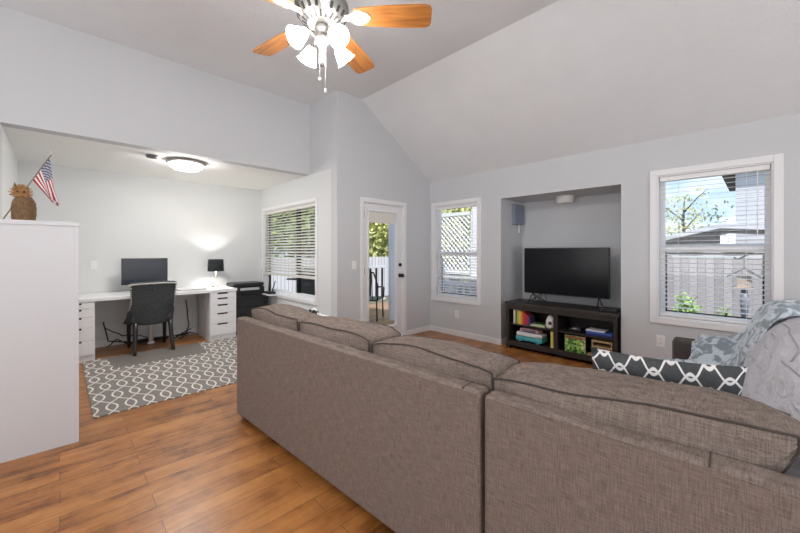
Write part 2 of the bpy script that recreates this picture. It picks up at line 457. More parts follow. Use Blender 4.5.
SLAT_D = mat('blind_slat_vinyl', (.74, .72, .66), .5)
def blind(op, plane, label, zbot, tilt, m, pitch=.044):
    x0, x1, z0, z1 = op; x0 += .018; x1 -= .018; z1 -= .014
    r = thing('window_blind', label, 'window blind', ((x0+x1)/2, plane+.038, z1)); w = (x1-x0)/2; H = z1-zbot
    bm = NB(); box(bm, -w, w, -.028, .028, -.045, 0, .004); obj('headrail', bm, m, r)
    bm = NB(); z = -.075
    M0 = Matrix.Rotation(tilt, 4, 'X')
    while z > -H+.05:
        box(bm, -w, w, -.024, .024, -.0012, .0012, M=Matrix.Translation((0, 0, z)) @ M0); z -= pitch
    obj('slats', bm, m, r)
    bm = NB(); box(bm, -w, w, -.026, .026, -H, -H+(.040 if tilt > .2 else .022), .004); obj('bottom_rail', bm, m, r)
    for f in (-.72, 0, .72) if w > .6 else (-.62, .62):
        bm = NB(); pts = [(f*w, -.025, -.04), (f*w, -.025, -H+.002), (f*w, .025, -H+.002), (f*w, .025, -.04)]
        tube(bm, pts, .0011, 5); obj('ladder_cord', bm, WHITE_P, r)
    bm = NB(); tube(bm, [(w*.80, -.034, -.04), (w*.80, -.036, -.62)], .004, 6); obj('tilt_wand', bm, WHITE_P, r)
    return r
blind(W1, YC, 'part-lowered slatted blind in the wide office window beside the printer', .895, math.radians(30), SLAT_D)
blind(W2, YT, 'narrow white slatted blind in the window between glass door and niche', W2[2]+.016, math.radians(8), BLIND)
blind(W3, YT, 'white slatted blind in the window above the draped sofa arm', W3[2]+.016, math.radians(5), BLIND)

# door (plane X = XD, outward -X)
r = bpy.data.objects.new('door_1', None); COL.objects.link(r); r.location = (XD, 0, 0); r['kind'] = 'structure'
y0, y1, z0, z1 = DR; c = .058
bm = NB(); box(bm, 0, .016, y0-c, y0, 0, z1+c, .004); box(bm, 0, .016, y1, y1+c, 0, z1+c, .004); box(bm, 0, .016, y0, y1, z1, z1+c, .004); obj('door_casing', bm, TRIM, r)
bm = NB(); box(bm, -TH, 0, y0, y0+.012, 0, z1); box(bm, -TH, 0, y1-.012, y1, 0, z1); box(bm, -TH, 0, y0+.012, y1-.012, z1-.012, z1); box(bm, -TH, 0, y0+.012, y1-.012, 0, .015); obj('door_jamb', bm, TRIM, r)
ya, yb = y0+.015, y1-.015; ga, gb, gz0, gz1 = 3.085, 3.615, .20, 1.855
bm = NB(); xa, xb = -.06, -.018
box(bm, xa, xb, ya, ga, .02, z1-.015); box(bm, xa, xb, gb, yb, .02, z1-.015); box(bm, xa, xb, ga, gb, .02, gz0); box(bm, xa, xb, ga, gb, gz1, z1-.015)
obj('door_slab', bm, WHITE, r)
bm = NB(); f = .028
box(bm, xb, xb+.012, ga-f, ga, gz0-f, gz1+f, .003); box(bm, xb, xb+.012, gb, gb+f, gz0-f, gz1+f, .003); box(bm, xb, xb+.012, ga, gb, gz1, gz1+f, .003); box(bm, xb, xb+.012, ga, gb, gz0-f, gz0, .003)
obj('glass_frame', bm, WHITE, r)
bm = NB(); box(bm, -.042, -.036, ga, gb, gz0, gz1); obj('door_pane', bm, GLASS, r)
bm = NB(); box(bm, -.034, -.02, ga+.01, gb-.01, gz1-.16, gz1-.005, .004)
for k in range(6): box(bm, -.0355, -.018, ga+.008, gb-.008, gz1-.155+k*.025, gz1-.150+k*.025)
obj('raised_shade', bm, SLAT_D, r)
bm = NB(); My = Matrix.Translation((xb, 3.69, .93)) @ Matrix.Rotation(PI/2, 4, 'Y')
lathe(bm, [(0, 0), (.032, 0), (.032, .006), (.012, .012), (.012, .04), (.028, .045), (.03, .062), (.02, .075), (0, .077)], 20, My)
h = obj('door_handle', bm, BLACKM, r, True); h['label'] = 'dark round door knob'
bm = NB(); lathe(bm, [(0, 0), (.027, 0), (.027, .012), (.02, .02), (0, .021)], 20, Matrix.Translation((xb, 3.69, 1.09)) @ Matrix.Rotation(PI/2, 4, 'Y')); obj('deadbolt', bm, BLACKM, r, True)
for z in (.22, 1.02, 1.80):
    bm = NB(); tube(bm, [(-.008, y0+.013, z-.045), (-.008, y0+.013, z+.045)], .008, 8); obj('hinge', bm, BLACKM, r, True)

# ------------------------------------------------------------------ exterior
GROUND = mat('yard_soil', (.16, .15, .09), .95, noise_scale=1.4, noise_amt=.5)
PATIO = mat('patio_boards', (.36, .22, .13), .8, noise_scale=5, noise_amt=.25)
def plank_mat(name, c1, c2, w, axis=0):
    m, t, b = base_mat(name); b.inputs['Roughness'].default_value = .85
    tc = N(t, 'ShaderNodeTexCoord'); sp = N(t, 'ShaderNodeSeparateXYZ'); t.links.new(tc.outputs['Object'], sp.inputs[0])
    q = math_n(t, 'DIVIDE', sp.outputs[axis], w)
    fl = math_n(t, 'FLOOR', q); fr = math_n(t, 'FRACT', q)
    wn_ = N(t, 'ShaderNodeTexWhiteNoise', noise_dimensions='1D'); t.links.new(fl, wn_.inputs['W'])
    n = N(t, 'ShaderNodeTexNoise'); mp = N(t, 'ShaderNodeMapping'); mp.inputs['Scale'].default_value = (12, 12, .8) if axis < 2 else (.8, .8, 12)
    t.links.new(tc.outputs['Object'], mp.inputs[0]); t.links.new(mp.outputs[0], n.inputs['Vector']); n.inputs['Scale'].default_value = 1
    f = math_n(t, 'ADD', math_n(t, 'MULTIPLY', wn_.outputs[0], .6), math_n(t, 'MULTIPLY', n.outputs[0], .5))
    mx = N(t, 'ShaderNodeMix', data_type='RGBA'); mx.inputs[6].default_value = (*c1, 1); mx.inputs[7].default_value = (*c2, 1); t.links.new(f, mx.inputs[0])
    gap = math_n(t, 'LESS_THAN', fr, .07)
    g = N(t, 'ShaderNodeMix', data_type='RGBA'); g.inputs[7].default_value = (.06, .05, .05, 1); t.links.new(gap, g.inputs[0]); t.links.new(mx.outputs[2], g.inputs[6])
    t.links.new(g.outputs[2], b.inputs['Base Color'])
    return m
FENCE = plank_mat('weathered_fence_boards', (.30, .27, .27), (.50, .46, .46), .14)
FENCE_L = plank_mat('pale_fence_boards', (.58, .56, .60), (.72, .70, .74), .14)
SIDING = plank_mat('lap_siding', (.52, .53, .56), (.60, .61, .64), .16, 2)
ROOF = mat('grey_shingles', (.10, .10, .105), .9, noise_scale=8, noise_amt=.4)
BARK = mat('bark', (.11, .08, .06), .95, noise_scale=10, noise_amt=.4)
CONC = mat('grey_concrete', (.45, .44, .43), .9, noise_scale=4, noise_amt=.15)
def leaf_mat(name, c1, c2):
    m, t, b = base_mat(name); b.inputs['Roughness'].default_value = .6
    gm = N(t, 'ShaderNodeNewGeometry'); mx = N(t, 'ShaderNodeMix', data_type='RGBA')
    mx.inputs[6].default_value = (*c1, 1); mx.inputs[7].default_value = (*c2, 1)
    t.links.new(gm.outputs['Random Per Island'], mx.inputs[0]); t.links.new(mx.outputs[2], b.inputs['Base Color'])
    return m
LEAF = leaf_mat('green_leaves', (.13, .22, .05), (.46, .56, .16))
LEAF_Y = leaf_mat('yellow_green_leaves', (.30, .36, .08), (.72, .68, .26))
LEAF_S = leaf_mat('shrub_leaves', (.20, .36, .10), (.55, .70, .26))
bm = NB(); box(bm, -30, 24, YT+.95, 45, -1.0, -.70); box(bm, -30, XO-TH-.02, -20, YT+.95, -1.0, -.70)
box(bm, XO-TH-.02, XD-TH-.02, YC+TH+.02, YT+.95, -1.0, -.70); struct('ground_yard', bm, GROUND)
bm = NB(); box(bm, -7.0, -3.95, 2.72, 6.3, -.70, -.06); box(bm, -3.95, -2.3, YT+TH+.02, 6.3, -.70, -.06); struct('ground_patio', bm, PATIO)

def fence(name, label, p0, p1, z0, z1, m, n_posts=6):
    p0 = Vector(p0); p1 = Vector(p1); d = p1-p0; Ln = d.length; a = math.atan2(d.y, d.x)
    r = thing(name, label, 'fence', (p0.x, p0.y, z0), a); H = z1-z0
    bm = NB(); k = 0; x = 0
    while x < Ln-.01:
        h = H-.01*random.random()
        box(bm, x+.003, min(Ln, x+.137), -.01, .01, .03, h); x += .14
    obj('fence_boards', bm, m, r)
    bm = NB(); box(bm, 0, Ln, .01, .05, .3, .39); box(bm, 0, Ln, .01, .05, H-.35, H-.26); obj('fence_rail', bm, m, r)
    for i in range(n_posts):
        x = Ln*i/(n_posts-1); bm = NB(); box(bm, x-.045, x+.045, .05, .14, 0, H+.02); obj('fence_post', bm, m, r)
    return r
fence('fence', 'weathered grey board fence running across the yard outside the sofa-arm window', (-3.2, 10.0), (5.5, 10.0), -.70, 1.17, FENCE)
fence('fence', 'pale board fence seen beyond the patio through the office window', (-14.6, 2.3), (-10.2, 14.0), -.70, 1.06, FENCE_L)

def leaves(bm, c, rad, n, size, shell=.5):
    c = Vector(c)
    for _ in range(n):
        d = Vector((random.gauss(0, 1), random.gauss(0, 1), random.gauss(0, 1))).normalized()
        k = (1-shell*random.random()**1.6)*(1+.28*noise.noise(d*2.3+c))
        p = c+Vector((d.x*rad[0], d.y*rad[1], d.z*rad[2]))*k
        a = Vector((random.gauss(0, 1), random.gauss(0, 1), random.gauss(0, 1))).normalized(); b = a.orthogonal().normalized()
        s = size*(.6+.8*random.random())
        bm.faces.new([bm.verts.new(p-a*s), bm.verts.new(p-b*s*.5), bm.verts.new(p+a*s), bm.verts.new(p+b*s*.5)])
def tree(label, loc, h, rad, n, size, m, cat='tree', name='tree', blobs=5):
    r = thing(name, label, cat, loc)
    bm = NB(); top = h
    tube(bm, [(0, 0, 0), (.05, .03, top*.35), (-.04, .02, top*.7), (.02, 0, top*.95)], [.10*h/4, .08*h/4, .05*h/4, .015], 8)
    for k in range(6):
        a = k*2.4; z = top*(.35+.09*k)
        tube(bm, [(0, 0, z), (math.cos(a)*rad*.4, math.sin(a)*rad*.4, z+.12*top), (math.cos(a)*rad*.75, math.sin(a)*rad*.75, z+.2*top)], [.03*h/4, .02*h/4, .006], 6)
    obj('trunk', bm, BARK, r, True)
    bm = NB()
    for k in range(blobs):
        a = k*2.4; q = rad*.55*(k > 0)
        leaves(bm, (math.cos(a)*q, math.sin(a)*q, top*(.60+.1*math.sin(k*1.7))), (rad*.75, rad*.75, top*.36), n//blobs, size)
    obj('crown', bm, m, r)
    return r
tree('leafy green tree filling the view beyond the pale fence', (-16.5, 9.3, -.70), 6.4, 2.3, 9000, .15, LEAF)
tree('broad green tree behind the fence at the end of the office window', (-18.8, 4.2, -.70), 6.4, 2.4, 9000, .15, LEAF)
tree('bright green tree seen through the upper glass of the door', (-13.8, 13.3, -.70), 5.4, 2.1, 8500, .13, LEAF_Y)
tree('yellow-green tree beside the porch lattice', (-8.6, 13.0, -.70), 5.4, 1.7, 5200, .10, LEAF_Y)
tree('bare-topped tree between cloudy sky and the neighbouring roof', (-2.6, 22.0, -.70), 4.9, 1.5, 800, .09, LEAF_Y, blobs=7)
tree('low light green shrub in front of the weathered fence', (-.97, 8.9, -.70), 1.12, .19, 900, .04, LEAF_S, 'shrub', 'shrub')
tree('smaller faint green shrub beside the bird feeder pole', (-.45, 9.2, -.70), .95, .13, 220, .03, LEAF_S, 'shrub', 'shrub')

# neighbouring houses
MXZ = Matrix(((1, 0, 0, 0), (0, 0, 1, 0), (0, 1, 0, 0), (0, 0, 0, 1)))
r = thing('neighbor_house', 'white lap-sided neighbouring house with dark eave to the right of the sky', 'house', (-.65, 18.5, -.70))
bm = NB(); box(bm, 0, 8, 0, 6, 0, 5.1); obj('house_wall', bm, SIDING, r)
bm = NB(); box(bm, -.45, 8.4, -.5, 6.4, 5.1, 5.25); prism(bm, [(-.45, 5.25), (8.4, 5.25), (4, 7.2)], -.5, 6.4, M=MXZ); obj('house_roof', bm, ROOF, r)
bm = NB(); box(bm, .90, 1.10, -.04, .02, 3.15, 3.85, .01); obj('house_window', bm, BLACK, r)
r = thing('garage', 'low pale building with a dark gable under a light roof above the weathered fence', 'building', (-2.3, 14.0, -.70))
bm = NB(); box(bm, .05, 4.3, 0, 3.5, 0, 2.22); obj('building_wall', bm, SIDING, r)
bm = NB(); prism(bm, [(-.25, 2.22), (1.5, 2.66), (4.6, 2.40), (4.6, 2.52), (1.5, 2.80), (-.25, 2.32)], -.4, 3.8, M=MXZ); obj('building_roof', bm, SIDING, r)
bm = NB(); prism(bm, [(.1, 2.225), (1.48, 2.62), (1.48, 2.225)], -.06, .0, M=MXZ); o = obj('gable_board', bm, BLACK, r); o['label'] = 'dark gable panel'
for xx in (.55, 1.55):
    bm = NB(); box(bm, xx, xx+.55, -.04, .01, 1.92, 2.10); obj('building_window', bm, BLACK, r)

# bird feeder on its hooked pole
r = thing('bird_feeder', 'small wooden bird feeder hanging from a hooked pole outside the window', 'bird feeder', (-.15, 6.6, -.94))
bm = NB(); tube(bm, [(.28, 0, .24), (.28, 0, 2.12), (.24, 0, 2.24), (.14, 0, 2.25), (.02, 0, 2.18), (-.06, 0, 2.12), (-.10, 0, 2.15)], .012, 6); obj('pole', bm, BLACKM, r, True)
WOODP = mat('pale_cedar', (.50, .42, .34), .8, noise_scale=9, noise_amt=.2)
bm = NB(); box(bm, -.10, .10, -.08, .08, 1.72, 1.75, .004); box(bm, -.07, .07, -.05, .05, 1.75, 1.90, .004); obj('feeder_box', bm, WOODP, r)
bm = NB(); prism(bm, [(-.16, 1.88), (0, 1.99), (.16, 1.88), (.16, 1.90), (0, 2.015), (-.16, 1.90)], -.12, .12, M=Matrix(((1, 0, 0, 0), (0, 0, 1, 0), (0, 1, 0, 0), (0, 0, 0, 1)))); obj('feeder_roof', bm, ROOF, r)
bm = NB(); tube(bm, [(0, 0, 2.01), (0, 0, 2.17)], .004, 5); obj('hanger', bm, BLACKM, r)
bm = NB(); tube(bm, [(0, 0, 1.72), (.01, 0, 1.55), (0, 0, 1.35)], [.03, .05, .03], 8); obj('seed_tube', bm, mat('smoky_tube', (.25, .26, .30), .3), r, True)

# porch: roof, lattice, railing, post
r = thing('porch_lattice', 'white diagonal lattice panel on the porch outside the narrow window', 'lattice', (-5.15, 6.22, -.06))
bm = NB()
for s in (1, -1):
    for k in range(-22, 24):
        a = (k*.11, .72); 
        p = []
        x0, x1 = 0.0, .90; h0, h1 = .92, 2.15
        # clip the diagonal x = k*.11 + s*(z-h0)
        za, zb = h0, h1
        xa_, xb_ = k*.11+(0 if s > 0 else 1.23), k*.11+(1.23 if s > 0 else 0)
        def at(z): return k*.11+(z-h0 if s > 0 else h1-z)
        zs = [h0+(h1-h0)*i/24 for i in range(25)]
        zs = [z for z in zs if x0 <= at(z) <= x1]
        if len(zs) > 1:
            tube(bm, [(at(zs[0]), s*.006, zs[0]), (at(zs[-1]), s*.006, zs[-1])], .016, 4)
obj('lattice_strips', bm, WHITE, r)
for zz in (.86, 2.13):
    bm = NB(); box(bm, -.05, .92, -.03, .03, zz, zz+.07); obj('lattice_frame', bm, WHITE, r)
for xx in (-.11, .905):
    bm = NB(); box(bm, xx, xx+.06, -.03, .03, 0, 2.20); obj('lattice_post', bm, WHITE, r)
r = thing('porch_railing', 'white porch railing with upright balusters below the lattice', 'railing', (-5.2, 6.10, -.06))
bm = NB(); box(bm, 0, 2.6, -.04, .04, .78, .83, .004); box(bm, 0, 2.6, -.03, .03, .62, .70, .004); box(bm, 0, 2.6, -.03, .03, .08, .14, .004); obj('rail', bm, WHITE, r)
for k in range(14):
    bm = NB(); box(bm, .1+k*.185-.022, .1+k*.185+.022, -.02, .02, .12, .66); obj('baluster', bm, WHITE, r)
r = thing('porch_railing', 'white porch railing crossing the view through the glass door', 'railing', (-6.95, 4.4, -.06), PI/2)
bm = NB(); box(bm, 0, 1.8, -.04, .04, .92, .98, .004); box(bm, 0, 1.8, -.03, .03, .08, .14, .004); obj('rail', bm, WHITE, r)
for k in range(9):
    bm = NB(); box(bm, .1+k*.2-.018, .1+k*.2+.018, -.02, .02, .12, .94); obj('baluster', bm, BLACKM, r)
bm = NB(); box(bm, -4.17, -4.05, 6.15, 6.29, -.06, 2.3, .005); single('porch_post', bm, WHITE, 'square white porch post beside the lattice panel', 'post')
bm = NB(); box(bm, -7.0, -2.6, 6.12, 6.4, 2.3, 2.48); box(bm, -7.1, -2.5, 6.0, 6.7, 2.48, 2.56)
single('porch_roof', bm, SIDING, 'pale porch roof edge over the lattice outside the narrow window', 'porch roof')
# patio chair
r = thing('patio_chair', 'black metal patio armchair on the boards outside the glass door', 'patio chair', (-5.28, 4.25, -.06), math.radians(215))
for sx in (-.26, .26):
    for sy in (-.24, .24):
        bm = NB(); tube(bm, [(sx, sy, 0), (sx*.95, sy*.95, .44)], .014, 8); obj('leg', bm, BLACKM, r, True)
bm = NB(); box(bm, -.27, .27, -.26, .26, .43, .455, .008); obj('seat', bm, BLACKM, r)
bm = NB(); tube(bm, [(-.27, .25, .45), (-.28, .30, .75), (-.22, .34, .96), (0, .36, 1.02), (.22, .34, .96), (.28, .30, .75), (.27, .25, .45)], .015, 8)
for k in range(5): tube(bm, [(-.18+.09*k, .26, .45), (-.18+.09*k, .345, 1.0-abs(k-2)*.012)], .007, 6)
obj('backrest', bm, BLACKM, r, True)
for sx in (-.28, .28):
    bm = NB(); tube(bm, [(sx, .29, .70), (sx*1.05, 0, .68), (sx, -.23, .64), (sx*.95, -.24, .44)], .014, 8); obj('armrest', bm, BLACKM, r, True)
bm = NB(); box(bm, -4.86, -4.80, 4.42, 4.96, -.06, 2.3, .004); single('porch_screen', bm, mat('pale_blue_panel', (.84, .85, .84), .5), 'pale blue-grey porch panel behind the door glass on its knob side', 'panel')
# grill beyond the office window
r = thing('barbecue_grill', 'dark lidded barbecue grill on the patio behind the office window', 'grill', (-6.25, 3.85, -.06), math.radians(20))
bm = NB(); box(bm, -.38, .38, -.25, .25, .10, .75, .01); obj('cabinet', bm, BLACK, r)
bm = NB(); tube(bm, [(-.38, 0, .80), (.38, 0, .80)], .23, 20); obj('lid', bm, BLACK, r, True)
bm = NB(); box(bm, -.75, -.38, -.22, .22, .76, .79, .004); obj('side_shelf', bm, BLACK, r)
bm = NB(); box(bm, .38, .75, -.22, .22, .76, .79, .004); obj('side_shelf', bm, BLACK, r)
bm = NB(); tube(bm, [(-.28, -.26, .84), (.28, -.26, .84)], .012, 8); obj('lid_handle', bm, CHROME, r, True)
for sx in (-.3, .3):
    for sy in (-.19, .19):
        bm = NB(); tube(bm, [(sx, sy-.02, .05), (sx, sy+.02, .05)], .05, 14); obj('wheel', bm, BLACK, r, True)

# ------------------------------------------------------------------ sectional sofa
def pmap(size, bul, seed, sag, lean, wr=.008, tip=0):
    """maps the cube surface [-1,1]^3 onto a soft boxed cushion; local x width, y depth, z height (base at 0)"""
    w, d, h = size
    def f(u, v, t):
        x, y, z = u*w/2, v*d/2, t*h/2
        bu, bv, bt_ = (1-u*u), (1-v*v), (1-t*t)
        y += (1 if v > 0 else -1)*abs(v)**3*bul*(bu*bt_)**.6
        x += (1 if u > 0 else -1)*abs(u)**3*bul*.45*(bv*bt_)**.6
        z += (1 if t > 0 else -1)*abs(t)**3*bul*.55*(bu*bv)**.5
        z += sag*nz(x*3.1+seed, v*.8, seed)*(t+1)/2 - .02*abs(u)**4*(t+1)/2
        y += .018*nz(x*4+seed, z*5, seed+3)
        # wrinkles
        a = noise.ridged_multi_fractal(Vector((x*5+seed, y*5, z*6)), 1.0, 2.0, 3, 1.0, 2.0)
        k = wr*(a-1.0)*(.35+.65*abs(u))
        y += k*v; z += k*t
        if tip > 0: z += tip*max(0, (u-.30)/.70)**1.5*(1-t)/2+(.012+.028*u)*(t+1)/2; y -= .03*max(0, (u-.5)/.5)**2*v
        y += lean*(z+h/2)
        return Vector((x, y, z+h/2))
    return f
def cushion(name, parent, loc, size, bul=.03, seed=0, sag=.035, lean=-.09, rz=0, m=None, pip=PIPING, nu=30, nv=8, nt_=16, rx=0, pr=.0038, wr=.008, tip=0):
    f = pmap(size, bul, seed, sag, lean, wr, tip); bm = NB(); V = {}
    def vert(u, v, t):
        k = (round(u, 5), round(v, 5), round(t, 5))
        if k not in V: V[k] = bm.verts.new(f(*k))
        return V[k]
    def face(nA, nB, fn):
        for i in range(nA):
            for j in range(nB):
                a0, a1, b0, b1 = -1+2*i/nA, -1+2*(i+1)/nA, -1+2*j/nB, -1+2*(j+1)/nB
                bm.faces.new([vert(*fn(a0, b0)), vert(*fn(a1, b0)), vert(*fn(a1, b1)), vert(*fn(a0, b1))])
    for s in (-1, 1):
        face(nu, nt_, lambda a, b: (a, s, b)); face(nu, nv, lambda a, b: (a, b, s)); face(nv, nt_, lambda a, b: (s, a, b))
    o = obj(name, bm, m or SOFA_C, parent, True, loc); o.rotation_euler = (rx, 0, rz)
    if pip:
        for s in (-1, 1):
            pts = []
            for i in range(nu): pts.append(f(-1+2*i/nu, s, 1))
            for i in range(nt_): pts.append(f(1, s, 1-2*i/nt_))
            for i in range(nu): pts.append(f(1-2*i/nu, s, -1))
            for i in range(nt_): pts.append(f(-1, s, -1+2*i/nt_))
            bm = NB(); tube(bm, pts, pr, 6, closed=True); obj('piping', bm, pip, o, True)
    return o
RZ = math.radians(2.75)
def back_panel(bm, x0, x1, y0, y1, z0, z1, bev=.018):
    box(bm, x0, x1, y0, y1, z0, z1, bev, seg=3)
def pipe_line(parent, pts, m=SOFA, r=.005, name='welt'):
    bm = NB(); tube(bm, pts, r, 6); return obj(name, bm, m, parent, True)
SL = 2.132
r = thing('sectional_sofa', 'taupe sofa section with three back cushions, next to the rug', 'sofa', (-2.836, .983, 0), RZ)
bm = NB(); back_panel(bm, 0, SL, 0, .085, .035, .78); o = obj('back_frame', bm, SOFA, r)
pipe_line(o, [(.015, .004, .768), (SL-.015, .004, .768)])
bm = NB(); box(bm, SL-.075, SL-.071, .004, .082, .772, .7812); obj('seam', bm, PIPING, o)
bm = NB(); back_panel(bm, .0, SL, .085, .93, .035, .28); obj('seat_base', bm, SOFA, r)
bm = NB(); back_panel(bm, .0, .17, .085, .93, .28, .57, .03); obj('arm', bm, SOFA, r)
for i, (a, b) in enumerate(((.175, .82), (.83, 1.475), (1.485, SL))):
    cushion('seat_cushion', r, ((a+b)/2, .54, .283), (b-a-.01, .76, .16), .02, 11+i, .01, 0, nu=14, nt_=4, nv=14)
for i, (a, b, zt) in enumerate(((.055, .745, .405), (.748, 1.449, .398), (1.452, 2.142, .388))):
    cushion('back_cushion', r, ((a+b)/2, .225, .45), (b-a-.020, .235, zt), .034, 3.7*i+1.3, .022, -.035, tip=-.02)
for x, y in ((.08, .07), (SL-.08, .07), (.08, .86), (SL-.08, .86)):
    bm = NB(); box(bm, x-.035, x+.035, y-.035, y+.035, 0, .036, .004); obj('foot', bm, ESPRESSO, r)

# L-shaped section: origin beside the first one
ox, oy = -.690, 1.0855
r = thing('sectional_sofa', 'taupe L-shaped sofa section with grey cushions and a blanket over its arm', 'sofa', (ox, oy, 0), RZ)
bm = NB(); back_panel(bm, 0, 1.25, 0, .085, .035, .78); o = obj('back_frame', bm, SOFA, r)
pipe_line(o, [(.015, .004, .768), (1.235, .004, .768)])
bm = NB(); box(bm, .605, .608, .002, .083, .770, .7812); obj('seam', bm, PIPING, o)
bm = NB(); back_panel(bm, 1.12, 1.25, .085, 2.35, .035, .78); obj('side_frame', bm, SOFA, r)
bm = NB(); back_panel(bm, 0, 1.12, .085, .93, .035, .28); back_panel(bm, .20, 1.12, .93, 2.35, .035, .28); obj('seat_base', bm, SOFA, r)
bm = NB(); back_panel(bm, .335, 1.12, 2.19, 2.35, .28, .63, .02); o = obj('arm', bm, mat('brown_arm_linen', (.07, .055, .05), .9, noise_scale=60, noise_amt=.3), r); o['label'] = 'dark brown sofa arm'
cushion('seat_cushion', r, (.49, .54, .283), (.97, .76, .16), .02, 21, .01, 0, nu=14, nt_=4, nv=14)
cushion('seat_cushion', r, (.65, 1.56, .283), (.88, 1.25, .16), .02, 22, .01, 0, nu=14, nt_=4, nv=14, m=SOFA_GREY)
cushion('back_cushion', r, (.364, .235, .45), (.795, .245, .38), .045, 14.9, .015, -.035, tip=.37)
gp = mat('grey_piping', (.34, .34, .36), .8)
for i, (y, wd, zt) in enumerate(((1.67, .98, .45), (.70, .96, .375))):
    cushion('side_cushion', r, (.79, y, .447), (wd, .22, zt), .05, 31+5*i, .03, .40, rz=-PI/2, m=SOFA_GREY, pip=gp, wr=.026, nu=44, nt_=24)
for x, y in ((.08, .07), (1.17, .07), (1.17, 2.27), (.28, 2.27)):
    bm = NB(); box(bm, x-.035, x+.035, y-.035, y+.035, 0, .036, .004); obj('foot', bm, ESPRESSO, r)

# small tangle of white cord lying on the middle cushion
bpy.context.view_layer.update(); dg = bpy.context.evaluated_depsgraph_get()
def top_z(x, y, z0=1.25):
    hit = SC.ray_cast(dg, Vector((x, y, z0)), Vector((0, 0, -1))); return hit[1].z if hit[0] else .86
bm = NB(); pts = []
for k in range(44):
    t = k/43; x = -2.30+.24*t+.03*math.sin(t*23); y = 1.34+.035*math.cos(t*17); pts.append((x, y, top_z(x, y)+.009+.028*max(0, math.sin(t*19))))
tube(bm, pts, .0075, 6)
single('cord', bm, WHITE_P, 'small tangle of white cord on top of the sofa back cushion below the office window', 'cord', smooth=True)
bm = NB()
for k in range(3):
    x, y = -2.28+.045*k, 1.31; z = top_z(x, y); lathe(bm, [(0, z), (.014, z+.004), (.016, z+.014), (0, z+.026)], 10, Matrix.Translation((x, y, 0)))
single('beads', bm, BLACK, 'three dark beads beside the white cord on the sofa cushion', 'beads', smooth=True)
# patterned pillow
r = thing('throw_pillow', 'charcoal throw pillow with white trellis pattern behind the big taupe cushion', 'pillow', (-.28, 1.70, .440), math.radians(14))
bm = NB()
def pil(s):
    def f(u, v):
        x, z = (u-.5)*.46, (v-.5)*.48
        q = (1-(2*u-1)**4)*(1-(2*v-1)**4)
        pinch = 1-.05*(1-abs(2*u-1))**1-.05*(1-abs(2*v-1))
        return (x*(1-.06*(1-(2*v-1)**2)), s*.065*q**.7, z*(1-.06*(1-(2*u-1)**2))+.24)
    return f
grid(bm, pil(1), 18, 18); grid(bm, pil(-1), 18, 18); bmesh.ops.remove_doubles(bm, verts=bm.verts[:], dist=.0005)
o = obj('pillow_cover', bm, PILLOW, r, True); o.rotation_euler = (math.radians(14), 0, 0)

# blanket draped over the arm, seat and cushion
def blanket_mat():
    m, t, b = base_mat('damask_plush'); b.inputs['Roughness'].default_value = .9; b.inputs['Sheen Weight'].default_value = .3
    tc = N(t, 'ShaderNodeTexCoord')
    n = N(t, 'ShaderNodeTexNoise'); n.inputs['Scale'].default_value = 13; n.inputs['Detail'].default_value = 2; n.inputs['Distortion'].default_value = 1.6
    t.links.new(tc.outputs['Object'], n.inputs['Vector'])
    rp = N(t, 'ShaderNodeValToRGB'); e = rp.color_ramp.elements
    e[0].position = .44; e[0].color = (.24, .285, .32, 1); e[1].position = .54; e[1].color = (.58, .645, .70, 1)
    t.links.new(n.outputs[0], rp.inputs[0]); t.links.new(rp.outputs[0], b.inputs['Base Color'])
    n2 = N(t, 'ShaderNodeTexNoise'); n2.inputs['Scale'].default_value = 90; t.links.new(tc.outputs['Object'], n2.inputs['Vector'])
    bp = N(t, 'ShaderNodeBump'); bp.inputs['Strength'].default_value = .3; bp.inputs['Distance'].default_value = .01
    t.links.new(n2.outputs[0], bp.inputs['Height']); t.links.new(bp.outputs[0], b.inputs['Normal'])
    return m
def sm(a, b, x):
    t = max(0, min(1, (x-a)/(b-a))); return t*t*(3-2*t)
def support(x, y):
    # local coordinates of the L-shaped section
    h = .465
    h = max(h, .465+.175*sm(2.11, 2.21, y)) if x > .32 else h
    c = .465+.465*sm(.57, .88, x)
    h = max(h, c)
    if x > 1.24: h -= .45*sm(1.24, 1.32, x)
    return h
bm = NB()
def bl(u, v):
    x = .25+u*1.06
    ylo = 1.86+.05*math.sin(u*9)-.10*sm(.75, 1, u)-.14*sm(.30, .0, u); yhi = 2.10+.33*sm(.43, .53, x)
    y = ylo+(yhi-ylo)*v
    z = sum(support(x+dx, min(y+dy, 2.33)) for dx in (-.05, 0, .05) for dy in (-.05, 0, .05))/9
    z = max(z, support(x, min(y, 2.33)))
    if y > 2.33: z -= .26*sm(2.33, 2.43, y)
    w = .03*nz(x*7+y*3, y*7-x*5, 2)+.035*abs(nz((x+y)*5.5, (y-x)*1.5, 5))+.014*nz(x*19, y*19, 1)
    z -= .055*(1-sm(0, .16, v))*sm(.5, .7, x)
    return (x, y, z+.030+max(w, -.018)+.01*sm(.7, .95, x))
grid(bm, bl, 70, 46, .012)
r2 = single('blanket', bm, blanket_mat(), 'blue-grey damask blanket draped over the sofa arm and cushions under the window', 'blanket', smooth=True, loc=(ox, oy, 0), rz=RZ)

